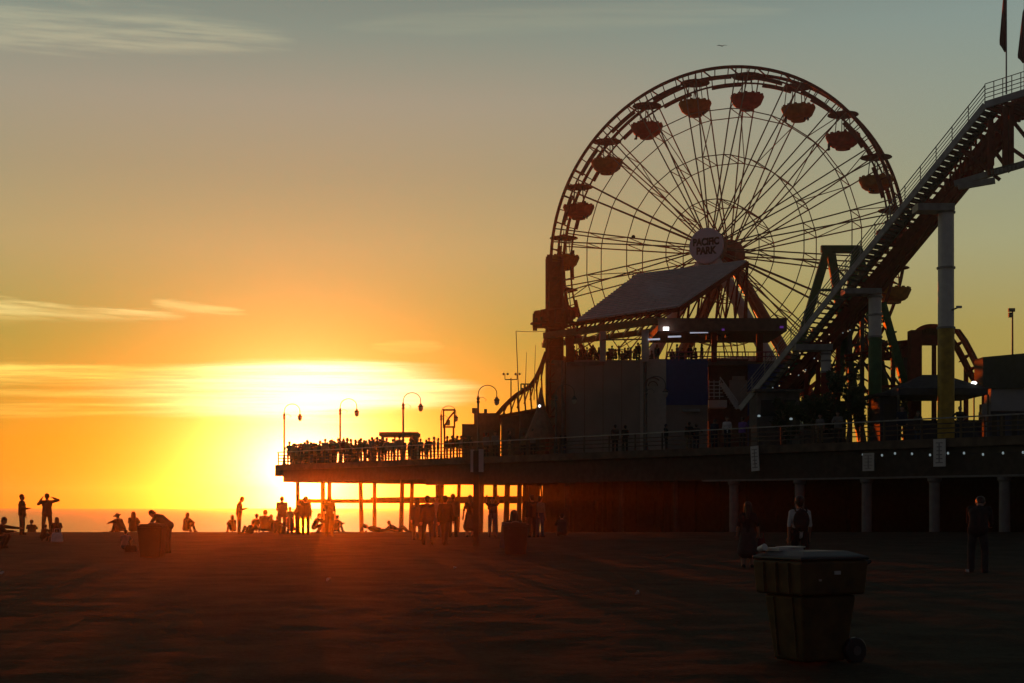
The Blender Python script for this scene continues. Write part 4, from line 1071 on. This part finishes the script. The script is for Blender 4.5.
# white string bulbs below the rail, warm bulbs on the lift
sw = thing('light_string', Q(3, -.1, 4.6), 'string of small white bulbs hung along the pier edge at the right', 'light string')
xs_b = [863, 882, 895, 912, 930, 948, 964, 983, 1003, 1023]
m = MB(); m.path([P(x_, 453+1.2*math.sin(i*2.), D_at(x_, -.12)) for i, x_ in enumerate(xs_b)], .012, 5); m.build('wire', black, sw)
for i, x_ in enumerate(xs_b): MB().ball(P(x_, 454.5-.3*i*.5+1.*math.sin(i*2.), D_at(x_, -.12)), .055, (1, 1, 1.3), 8, 6).build('bulb', coolglow, sw)
sb = thing('stair_bulb_string', K(.2, .6, -.4), 'scattered warm bulbs along the underside of the coaster stair near its foot', 'light string')
for i in range(26):
    f_ = -.02+.33*rg.random(); w_ = .3+2.9*rg.random(); MB().ball(K(f_, w_, -.75), .04, nu=6, nv=4).build('bulb', warmglow if i % 3 else coolglow, sb)
m = MB(); m.path([K(-.03+.036*i, .6+.3*math.sin(i), -.68) for i in range(11)], .015, 5); m.build('wire', black, sb)
for i, (x_, y_, D_, s_, lb, gm) in enumerate(((804, 419.5, 87.5, -1, 'small white lamp on a short post among the trees, right one of two', lampglow), (791, 419, 87.5, -1, 'small white lamp on a short post among the trees, left one of two', coolglow), (818, 423, 84, 0, 'low warm lamp at the front edge of the trees', warmglow), (759, 416, 90, 0, 'small pale lamp at the foot of the coaster stair', coolglow))):
    o = thing('garden_lamp', V((P(x_, y_, D_).x, D_, DZ)), lb, 'lamp', 'small lamps by the planting'); p_ = P(x_, y_, D_)
    MB().tube((p_.x, D_, DZ+.01), p_, .03, .03, 6).build('post', steel, o); MB().lathe(p_, [(.02, -.06), (.09, -.04), (.09, .04), (.02, .08)], 8).build('lamp_head', gm, o)

# signs hung on the pier front
for x0, x1, y0, y1, lines, lb, tilt in ((751, 759, 446, 471, 6, 'tall narrow white sign board tilted on the pier front, the leftmost of three', .02), (863, 874, 453, 471, 5, 'squat dim notice on the pier front between two taller white boards', 0), (934, 945, 439, 466.5, 6, 'tall white sign board on the pier front below the yellow column', 0)):
    xm = (x0+x1)/2; D_ = D_at(xm, -.15)
    o = thing('pier_sign', P(xm, y1, D_), lb, 'sign', 'notice boards on the pier front')
    m = MB(); a = P(x0, y1, D_); b_ = P(x1, y0, D_); xd = PA*-1; wd = (b_.x-a.x)
    cc = P(xm, (y0+y1)/2, D_); M = Matrix((xd, PN, UZ)).transposed() @ Matrix.Rotation(-tilt*3, 3, 'Y')
    m.box(cc, (wd*1.25, .05, b_.z-a.z), M); bd = m.build('board', signw if lines == 6 else signgrey, o)
    m = MB(); hgt = b_.z-a.z; rg2 = random.Random(x0)
    for q in range(lines):
        ww = wd*rg2.uniform(.5, .95); m.box(cc+M @ V((0, -.03, hgt*(.36-.72*q/(lines-1)))), (ww, .012, hgt*.035), M)
    m.box(cc+M @ V((0, -.032, hgt*.0)), (wd*.12, .013, hgt*.74), M)
    m.build('print', mat('faded_print', (.30, .29, .30), .6), bd)
# ------------------------------------------------------------------ trees on the pier
def tree(px, D, ybase, ytop, wpx, n, label, seed):
    rg = random.Random(seed); b = V((P(px, 0, D).x, D, DZ)); top = P(px, ytop, D).z; h = top-DZ; wd = wpx/F*D/2
    o = thing('tree', b, label, 'tree', 'small trees at the foot of the coaster')
    m = MB(); m.path([b, b+V((.1, 0, h*.25)), b+V((-.05, .1, h*.55)), b+V((.1, 0, h*.8))], [.16, .12, .08, .03], 8)
    for q in range(7):
        a = q*2.4; s_ = b+V((0, 0, h*(.25+.07*q))); e = s_+V((math.cos(a)*wd*.7, math.sin(a)*wd*.7, h*.2)); m.path([s_, (s_+e)/2+V((0, 0, .1)), e], [.06, .04, .015], 6)
    m.build('trunk', barkm, o)
    cl = [(b+V((rg.uniform(-.8, .8)*wd, rg.uniform(-.8, .8)*wd, h*rg.uniform(.25, .92))), rg.uniform(.25, .5)*wd) for _ in range(16)]
    m = MB()
    for _ in range(n):
        c, r = rg.choice(cl); d = V((rg.gauss(0, 1), rg.gauss(0, 1), rg.gauss(0, .8))).normalized()*r*rg.random()**.4; p_ = c+d
        x_ = V((rg.gauss(0, 1), rg.gauss(0, 1), rg.gauss(0, 1))).normalized(); y_ = x_.orthogonal().normalized(); l = rg.uniform(.10, .2)
        m.add([p_-x_*l, p_+y_*l*.4, p_+x_*l, p_-y_*l*.4], [(0, 1, 2, 3)])
    m.build('crown', leafm, o)
tree(848, 86, 440, 366, 40, 2600, 'dense dark tree left of the grey coaster column', 1)
tree(812, 87, 440, 386, 44, 2200, 'broad low dark tree under the coaster stair, between its neighbours', 2)
tree(783, 88.5, 440, 398, 30, 1500, 'small dark shrub like tree at the foot of the coaster stair', 3)
tree(893, 85, 440, 398, 26, 1200, 'small dark tree right of the grey coaster column', 4)

# ------------------------------------------------------------------ beach objects
def wheelie_bin(loc, rot, label, h=1.15, body=None, lidm=None):
    o = thing('wheeled_bin', loc, label, 'rubbish bin'); body = body or mat('brown_yellow_plastic', (.09, .055, .016), .65, var=.45, scale=5, bump=.15, bscale=12)
    M = Matrix.Rotation(rot, 3, 'Z'); k = h/1.15
    def tr(pts): return [V(loc)+M @ (V(p)*k) for p in pts]
    def frus(m, z0, z1, w0, d0, w1, d1, yo0=0, yo1=0):
        m.add(tr([(-w0, -d0+yo0, z0), (w0, -d0+yo0, z0), (w0, d0+yo0, z0), (-w0, d0+yo0, z0), (-w1, -d1+yo1, z1), (w1, -d1+yo1, z1), (w1, d1+yo1, z1), (-w1, d1+yo1, z1)]),
              [(0, 3, 2, 1), (4, 5, 6, 7), (0, 1, 5, 4), (1, 2, 6, 5), (2, 3, 7, 6), (3, 0, 4, 7)])
    m = MB(); frus(m, .03, .70, .25, .27, .315, .345); b = m.build('body', body, o)
    bv = b.modifiers.new('b', 'BEVEL'); bv.width = .035; bv.segments = 3
    m = MB(); frus(m, .705, 1.05, .375, .405, .40, .43); c = m.build('collar', body, o); bv = c.modifiers.new('b', 'BEVEL'); bv.width = .03; bv.segments = 3
    m = MB()
    for x_ in (-.2, 0, .2): frus_ = m.beam(*tr([(x_, -.412, .72), (x_, -.432, 1.03)]), .03, .02)
    for x_ in (-.15, .15): m.beam(*tr([(x_, -.28, .08), (x_, -.342, .68)]), .025, .015)
    m.build('rib', body, o)
    m = MB(); frus(m, 1.053, 1.09, .405, .435, .40, .43); frus(m, 1.091, 1.14, .39, .41, .24, .28); l = m.build('lid', lidm or black, o); bv = l.modifiers.new('b', 'BEVEL'); bv.width = .015; bv.segments = 2
    if h == 1.10:
        m = MB(); q_ = tr([(.398, .02, .93)])[0]; m.box(q_, (.012, .075, .035), M); m.build('sticker', signgrey, o)
        m = MB(); q_ = tr([(.402, -.2, .86)])[0]; m.box(q_, (.01, .03, .02), M); m.build('sticker', pale, o)
    m = MB(); m.path(tr([(-.3, .45, 1.0), (-.3, .53, 1.03), (.3, .53, 1.03), (.3, .45, 1.0)]), .018*k, 8); m.build('handle', black, o)
    ax = V((M @ V((1, 0, 0))))
    for x_ in (-.30, .30):
        c_ = tr([(x_, .33, .135)])[0]
        w_ = MB().lathe(c_-ax*.035*k, [(.07*k, 0), (.12*k, .002), (.135*k, .015*k), (.135*k, .055*k), (.12*k, .068*k), (.07*k, .07*k)], 20, ax).build('wheel', black, o)
        MB().lathe(c_-ax*.04*k, [(.02*k, 0), (.05*k, .0), (.05*k, .08*k), (.02*k, .08*k)], 12, ax).build('hub', steel, w_)
    m = MB(); m.tube(*tr([(-.3, .33, .135), (.3, .33, .135)]), .015, .015, 8); m.build('axle', steel, o)
    return o, tr
def on_sand(px, py):
    D = 20.
    for _ in range(60):
        g = ground(0, D); D = .5*D+.5*min(72, F*(EYE-g)/max(py-HY, 1))
    v = P(px, py, D); v.z = ground(v.x, D); return v
b0 = V((P(810, 0, 14.6).x, 14.6, -.015))
o, tr = wheelie_bin(b0, R(-62), 'large brown and yellow wheeled bin standing alone in the dark foreground sand', h=1.10)
m = MB(); q = tr([(-.25, -.15, 1.150)])[0]; m.box(q, (.30, .26, .03), Matrix.Rotation(.5, 3, 'Z')); m.box(q+V((.08, .02, .022)), (.24, .2, .012), Matrix.Rotation(.9, 3, 'Z')); bx = m.build('pizza_box', signgrey, origin=q-V((0, 0, .015))); tag(bx, 'flattened pale takeaway box lying on the lid of the foreground bin', 'box')
m = MB(); q = tr([(-.36, -.37, 1.15)])[0]; m.lathe(q, [(.025, 0), (.034, .085), (.036, .09), (.02, .092)], 14, (.5, -.8, .25)); cp = m.build('paper_cup', white, origin=q); tag(cp, 'crushed white paper cup at the front corner of the foreground bin lid', 'cup')

def box_bin(px, py, wpx, hpx, label, lid_open=False, D=None):
    b = on_sand(px, py); D = b.y; wd = wpx/F*D/2; h = hpx/F*D
    o = thing('litter_bin', b, label, 'litter bin', 'square litter bins on the beach')
    m = MB(); w0 = wd*.82
    m.add([b+V(p) for p in ((-w0, -w0, 0), (w0, -w0, 0), (w0, w0, 0), (-w0, w0, 0), (-wd, -wd, h*.88), (wd, -wd, h*.88), (wd, wd, h*.88), (-wd, wd, h*.88))], [(0, 3, 2, 1), (4, 5, 6, 7), (0, 1, 5, 4), (1, 2, 6, 5), (2, 3, 7, 6), (3, 0, 4, 7)])
    q = m.build('body', mat('dark_bin_plastic', (.03, .03, .028), .5), o); bv = q.modifiers.new('b', 'BEVEL'); bv.width = .02; bv.segments = 2
    m = MB(); m.box(b+V((0, 0, h*.905)), (wd*2.12, wd*2.12, h*.045)); m.box(b+V((0, 0, h*.95)), (wd*1.7, wd*1.7, h*.044)); m.ball(b+V((0, 0, h*.97)), wd*.35, (1, 1, .45)); m.build('lid', black, o)
    m = MB(); m.path([b+V((-wd*.5, -wd*1.02, h*.8)), b+V((-wd*.5, -wd*1.18, h*.8)), b+V((wd*.5, -wd*1.18, h*.8)), b+V((wd*.5, -wd*1.02, h*.8))], .015, 6); m.build('handle', black, o)
    for sx_ in (-1, 1):
        MB().lathe(b+V((sx_*w0*.8, w0*1.0, .10)), [(.04, -.03), (.1, -.028), (.1, .028), (.04, .03)], 14, (1, 0, 0)).build('wheel', black, o)
    return o
box_bin(152, 557, 24, 34, 'dark litter bin beside the person bending over, at the left of the beach')
box_bin(515.5, 554, 25, 32, 'dark litter bin right of the beach sign pole, wider of the pair', )
b = on_sand(503.5, 548)
o = thing('leaning_board', b, 'thin dark board leaning on the left side of the litter bin by the sign pole', 'board')
m = MB(); m.slab([b+V((-.14, 0, 0)), b+V((.12, 0, 0)), b+V((.2, .1, .9)), b+V((-.06, .1, .9))], (0, .03, 0)); m.build('panel', steel, o)
m = MB(); m.beam(b+V((0, .04, .1)), b+V((.1, .45, .1)), .03, .03); m.build('foot', steel, o)

# sign pole on the beach
b = on_sand(476, 546.5); D = b.y
o = thing('beach_sign_pole', b, 'tall square pole with two upright sign boards seen edge lit, standing on the sand', 'sign pole')
m = MB(); zt_ = P(0, 451, D).z; m.beam(b-V((0, 0, .3)), (b.x, b.y, zt_), .19, .19, (1, 0, 0)); m.build('post', darkwood, o)
for x0, x1, y0, y1 in ((470.5, 474.2, 449.5, 472), (478.6, 483.5, 449, 472)):
    m = MB(); facebox(m, x0, x1, y0, y1, D-.02, .04); m.build('sign_board', signgrey, o)
m = MB(); m.box(P(477, 455, D), (.36, .03, .05)); m.box(P(477, 468, D), (.36, .03, .05)); m.build('bracket', steel, o)

# ------------------------------------------------------------------ people on the beach
def bp(px, py, key, face, label, group=None, s=1., tc=None, bc=None, D=None):
    if D: v = P(px, 500, D); v.z = ground(v.x, D)
    else: v = on_sand(px, py)
    v.z -= .015
    return person(v, key, face, label, group, s, tc, bc)
G1 = 'people at the water edge left of the sun'
G2 = 'people at the water edge in the sun glare'
G3 = 'standing group before the pier piles'
bp(22, 0, 'talk', -90, 'person in profile at far left holding out one arm while talking', G1, D=66, s=1.04)
bp(47, 0, 'photo', 5, 'person with both elbows raised holding a camera to the face', G1, D=66, s=1.06)
bp(31, 0, 'sit', 10, 'person seated on the sand between the talker and the camera holder', G1, D=82, tc='black')
bp(43, 541, 'crouch', -15, 'dark hunched sitter in front of the camera holder', G1, tc='black', s=.60)
bp(57, 537, 'sit_long', 20, 'sitter with long hair and a pale bag behind, right of the camera holder', G1, s=.88, tc='black')
bp(-4, 548, 'crouch', -90, 'crouching person cut by the left edge of the picture', G1, s=1.0, tc='black')
bp(109, 0, 'lie', 60, 'person reclining on the sand, left end of the low group near the left bin', G1, D=82, s=.8)
bp(115, 0, 'sit_back', 35, 'person leaning back on both arms beside the recliner near the left bin', G1, D=84, s=.85)
bp(122, 0, 'sit_hat', 60, 'person in a brimmed hat leaning forward near the left bin', G1, D=74, s=1.0, tc='black')
bp(133, 0, 'sit_long', 5, 'upright sitter with long hair left of the dark litter bin', G1, D=70, s=1.05, tc='black')
bp(125, 549, 'sit', 5, 'sitter in a pale shirt on the sand in front of the low group', G1, tc='grey', bc='black', s=.68)
bp(168, 553, 'bend', 78, 'person bending over the dark litter bin at the left', None, s=.98)
bp(186, 0, 'sit_long', -30, 'lone sitter wrapped in a blanket, right of the left litter bin', G1, D=73, s=1.0, tc='black')
bp(239, 0, 'phone', -85, 'standing person looking down at a phone, left of the sun glare', G2, D=68)
bp(233, 0, 'sit_long', 30, 'sitter on the sand at the feet of the phone reader', G2, D=74, s=.9, tc='black')
bp(250, 0, 'lie', 30, 'low reclining figure at the left of the seated cluster by the phone reader', G2, D=68, s=.9)
bp(256, 0, 'sit_back', 20, 'sitter leaning back in the seated cluster, second from its left', G2, D=74, s=.95, tc='black')
bp(264, 0, 'sit', -5, 'tallest sitter in the middle of the seated cluster', G2, D=72, s=1.1, tc='black')
bp(270, 0, 'sit_long', -30, 'long haired sitter at the right of the seated cluster', G2, D=75, s=.95, tc='black')
bp(274, 0, 'sit', -60, 'small sitter closing the seated cluster on its right', G2, D=68, s=.85)
bp(282, 0, 'phone', 10, 'standing person with bent elbows in front of the brightest glare', G2, D=68)
bp(290, 0, 'child', 0, 'child standing close to the person with bent elbows', G2, D=67.5, s=1.05)
bp(297, 0, 'stoop', -75, 'person stooping to lift something beside the seated pair in the glare', G2, D=67, s=1.06)
bp(292, 0, 'sit', 50, 'sitter low at the left of the stooping person', G2, D=74, s=.9, tc='black')
bp(305.5, 0, 'stand', 0, 'standing dark figure directly under the pier end, in the glare', G2, D=66.5, s=.98)
bp(314, 0, 'crouch', -75, 'crouching person reaching an arm to the right under the pier end', G2, D=70, s=.85)
bp(329.5, 0, 'stand_tee', 4, 'lone broad standing figure throwing a long shadow, right of the glare', G2, D=63.5, s=1.0, tc='black', bc='black')
bp(334.5, 0, 'sit', -40, 'sitter tucked against the lone broad standing figure', G2, D=71, s=.85, tc='black')
bp(343, 0, 'lie', -50, 'low reclining head and shoulders right of the lone standing figure', G2, D=82, s=.75)
bp(378, 0, 'lie_flat', -75, 'person lying flat on the sand before the bright water', G2, D=71, s=.95)
bp(372, 0, 'lie', -60, 'recliner next to the person lying flat before the bright water', G2, D=84, s=.75)
bp(397, 0, 'lie', -70, 'recliner with knees bent left of the standing group before the piles', G2, D=76, s=.9)
bp(417, 540, 'stand_long', 0, 'long coated figure at the left of the standing group before the piles', G3, s=1.03)
bp(427.5, 545, 'walk', 15, 'walking figure nearest the viewer in the standing group, second from left', G3, s=1.06)
bp(437, 537, 'stand_tee', 160, 'person in a light top in the middle of the standing group', G3, s=1.0, tc='grey')
bp(445, 545, 'walk', -20, 'striding figure in dark clothes right of the light top', G3, s=1.06, tc='black')
bp(453, 537, 'hoodie', -10, 'capped person in a hooded top at the right of the standing group', G3, s=1.05)
bp(470, 537, 'skirt', 0, 'person in a skirt half hidden by the beach sign pole', G3, s=1.1)
bp(492.5, 537, 'raise', 180, 'person facing the beach holding something up, right of the sign pole', G3, s=.98)
bp(514, 546, 'sit_long', 0, 'person whose head shows behind the litter bin by the sign pole', G3, s=1.35, tc='black')
bp(532, 537, 'stand', 30, 'dim dark clothed figure in the shade just right of the sign pole litter bin', G3, s=1.03)
bp(540, 537, 'stand_tee', -40, 'dim figure in a pale top in the shade of the piles', G3, s=1.0, tc='tan')
bp(562, 536, 'sit', 0, 'dim sitter in the dark under the pier', G3, s=1.0)
w1 = bp(748, 567, 'skirt', -12, 'woman in a skirt seen from behind on the dark sand left of the foreground bin', None, s=1.03)
man = bp(800, 0, 'walk_tee', 3, 'person in a white shirt wearing a black backpack, walking toward the pier', None, s=1.03, D=33)
m3 = bp(978, 573, 'stoop', -25, 'person in dark clothes stooping on the dark sand at the far right', None, s=1.10)
# backpack worn on the white shirt
v = man.location; q = V((v.x, v.y-.17, v.z+1.22))
o = thing('backpack', q-V((0, 0, .25)), 'black backpack on the back of the person in the white shirt', 'backpack')
m = MB(); m.ball(q, .25, (.72, .5, 1.0), 14, 10); m.ball(q+V((0, -.09, -.08)), .15, (.9, .45, .9), 12, 8); m.build('pack', CLOTH['black'], o, smooth=True)
m = MB()
for sx_ in (-1, 1): m.path([q+V((sx_*.12, .02, .2)), q+V((sx_*.13, .12, .28)), q+V((sx_*.13, .24, .22)), q+V((sx_*.14, .30, .02)), q+V((sx_*.15, .12, -.2))], .02, 6)
m.build('strap', CLOTH['black'], o)
m = MB(); m.path([q+V((-.04, -.02, .24)), q+V((0, -.02, .29)), q+V((.04, -.02, .24))], .01, 6); m.build('grab_loop', CLOTH['black'], o)
# handbag of the woman, white bag on the sand, small litter
def bag(loc, label, m_, w_=.34, h_=.28, handle=True):
    o = thing('bag', loc, label, 'bag'); m = MB(); b = V(loc)
    m.add([b+V(p) for p in ((-w_/2, -.09, 0), (w_/2, -.09, 0), (w_/2, .09, 0), (-w_/2, .09, 0), (-w_*.42, -.04, h_), (w_*.42, -.04, h_), (w_*.42, .04, h_), (-w_*.42, .04, h_))], [(0, 3, 2, 1), (4, 5, 6, 7), (0, 1, 5, 4), (1, 2, 6, 5), (2, 3, 7, 6), (3, 0, 4, 7)])
    q_ = m.build('body', m_, o); bv = q_.modifiers.new('b', 'BEVEL'); bv.width = .04; bv.segments = 3
    if handle: m = MB(); m.path([b+V((-w_*.25, 0, h_-.01)), b+V((-w_*.2, 0, h_+.14)), b+V((w_*.2, 0, h_+.14)), b+V((w_*.25, 0, h_-.01))], .012, 6); m.build('handle', m_, o)
    return o
v = w1.location; bag((v.x+.34, v.y+.02, .38), 'dark red shoulder bag carried at the right side of the woman in the skirt', CLOTH['maroon'], .22, .34)
bag(on_sand(57, 542), 'pale rounded beach bag behind the long haired sitter at left', CLOTH['white'], .45, .36)
bag(on_sand(131, 552), 'dark flat bag on the sand beside the sitter in the pale shirt', CLOTH['black'], .4, .22)
rg = random.Random(21)
for px, py, lb in ((328, 582, 'tiny white paper scrap on the sand, centre left of the picture'), (455, 570, 'tiny white paper scrap on the glowing sand below the sign pole'), (2, 575, 'white scrap at the left edge of the sand'), (967, 573, 'white crumpled scrap at the feet of the stooping person at far right'), (637, 595, 'tiny pale scrap on the dark sand left of the foreground bin')):
    v = on_sand(px, py); m = MB(); k = .05
    vs = [v+V((rg.uniform(-k, k), rg.uniform(-k, k), rg.uniform(.01, .09))) for _ in range(10)]
    bm = bmesh.new(); [bm.verts.new(c) for c in vs]; bmesh.ops.convex_hull(bm, input=bm.verts); bm.verts.index_update()
    m.add([c.co for c in bm.verts], [[q.index for q in f.verts] for f in bm.faces]); bm.free()
    s_ = m.build('paper_scrap', white, origin=v); tag(s_, lb, 'litter', 'paper scraps on the sand')

# ------------------------------------------------------------------ people on the pier
rg = random.Random(33); keys = ['stand', 'stand_long', 'stand_tee', 'hoodie', 'hips', 'phone', 'rail', 'raise', 'photo', 'walk', 'skirt', 'rail', 'stand']
cols = ['black', 'navy', 'charcoal', 'maroon', 'olive', 'grey', 'teal', 'khaki', 'denim']
def pier_p(px, s, label, group, key=None, k=None, tc=None):
    b = Q(t_at(px, s), s, DZ)
    return person(b, key or rg.choice(keys), rg.choice([0, 20, -30, 50, 90, -90, 180, 160]), label, group, k or rg.uniform(.95, 1.1), tc or rg.choice(cols), rg.choice(['black', 'denim', 'charcoal', 'khaki', 'navy']))
ga = 'crowd at the outer end of the pier'
la = 'silhouetted person packed in the sunset crowd between the two outermost lamps of the pier'
px = 289.
while px < 337:
    for s in ([.7, 2.2, 4.] if 291 < px < 333 else [.8]): pier_p(px+rg.uniform(-1.5, 1.5), s+rg.uniform(-.3, .5), la, ga, k=rg.uniform(1.0, 1.16))
    px += rg.uniform(3.2, 4.4)
lb_ = 'silhouetted person in the rail crowd between the sign box lamp and the flat roofed kiosk'
while px < 378:
    for s in ([.7, 2.4] if rg.random() < .75 else [1.]): pier_p(px+rg.uniform(-1.5, 1.5), s+rg.uniform(-.3, .5), lb_, 'rail crowd before the kiosk', k=rg.uniform(.98, 1.14))
    px += rg.uniform(3.6, 5.5)
lc_ = 'silhouetted person standing by the rail under or beside the flat roofed kiosk'
for px in (380, 384, 388, 393, 399, 404, 409, 413): pier_p(px+rg.uniform(-1, 1), .8+rg.random(), lc_, 'people by the kiosk')
ld_ = 'dim person at the rail between the kiosk and the beach sign pole'
for px in (421, 426, 429, 434, 438, 447, 452, 457, 461, 466, 471): pier_p(px, .8+rg.random(), ld_, 'people between kiosk and sign pole', k=rg.uniform(.86, 1.))
le_ = 'dim person on the pier in front of the arcade building'
for px in (486, 495, 509, 523, 533): pier_p(px, 1.2+rg.random(), le_, 'people before the arcade')
for px, s, lb, tc, key in ((563, 3, 'dark person standing against the left part of the beige wall', 'black', 'stand'), (615, 2, 'left person of a pair standing against the beige wall', 'charcoal', 'stand'), (625, 2, 'right person of a pair standing against the beige wall', 'black', 'stand_tee'),
        (666, 2, 'tall dark person below the blue wall, near the arched panel', 'black', 'hoodie'), (689, 2.2, 'left person of a dark pair below the awning of the blue wall', 'black', 'stand'), (696, 2.6, 'right person of a dark pair below the awning of the blue wall', 'charcoal', 'hips'), (714, 2, 'dark person left of the one in the white top near the staircase', 'navy', 'phone'), (727, 1.4, 'person in a white top near the foot of the staircase', 'white', 'stand_tee'), (742, 1.4, 'person in a purple top right of the one in white', 'purple', 'rail'),
        (820, 1, 'dim person in a grey top at the rail before the trees', 'grey', 'stand_tee'), (838, 1, 'dim person in a pale top at the rail before the low booth', 'grey', 'rail'), (902, 1.2, 'dim person in navy at the rail right of the grey column', 'navy', 'stand'), (918, 2, 'dim person under the market tent left of the yellow column', 'charcoal', 'stand_long'), (960, 2, 'dim person under the market tent right of the yellow column', 'black', 'hips')):
    pier_p(px, s, lb, 'people on the near part of the pier', key, tc=tc)
# people on the upper floor of the pavilion, seen over the wall top
for i, px in enumerate((570, 574, 577, 581, 584, 587, 590, 593, 596, 599, 609, 612, 616, 619, 622, 625, 628, 631, 634, 638, 652, 657, 672, 677, 682, 690, 696, 702)):
    D = 102.6-(px-567)*.034 if px < 665 else 99.2
    b = P(px, 0, D+1.0); b.z = P(0, 361.5, D).z
    person(b, ['seat', 'stand', 'seat', 'stand_long', 'seat', 'stand_tee'][i % 6], rg.choice([0, 90, -90, 180]), 'silhouetted guest on the upper floor of the pavilion showing over the wall, under the eave', 'guests on the upper floor', rg.uniform(.62, .80))

# gull far up
b = P(722, 46, 95); m = MB()
kg = .35; m.ball(b, .16*kg, (1.6, .55, .5), 10, 6)
for sg in (-1, 1):
    m.slab([b+V((.05*sg, -.1, .03))*kg, b+V((.5*sg, -.05, .17))*kg, b+V((.95*sg, .02, .06))*kg, b+V((.5*sg, .12, .16))*kg, b+V((.05*sg, .12, .03))*kg], (0, 0, .01))
g = m.build('gull', mat('gull_feathers', (.25, .25, .25), .7), origin=b); tag(g, 'tiny gull gliding in the sky above the ferris wheel', 'bird')
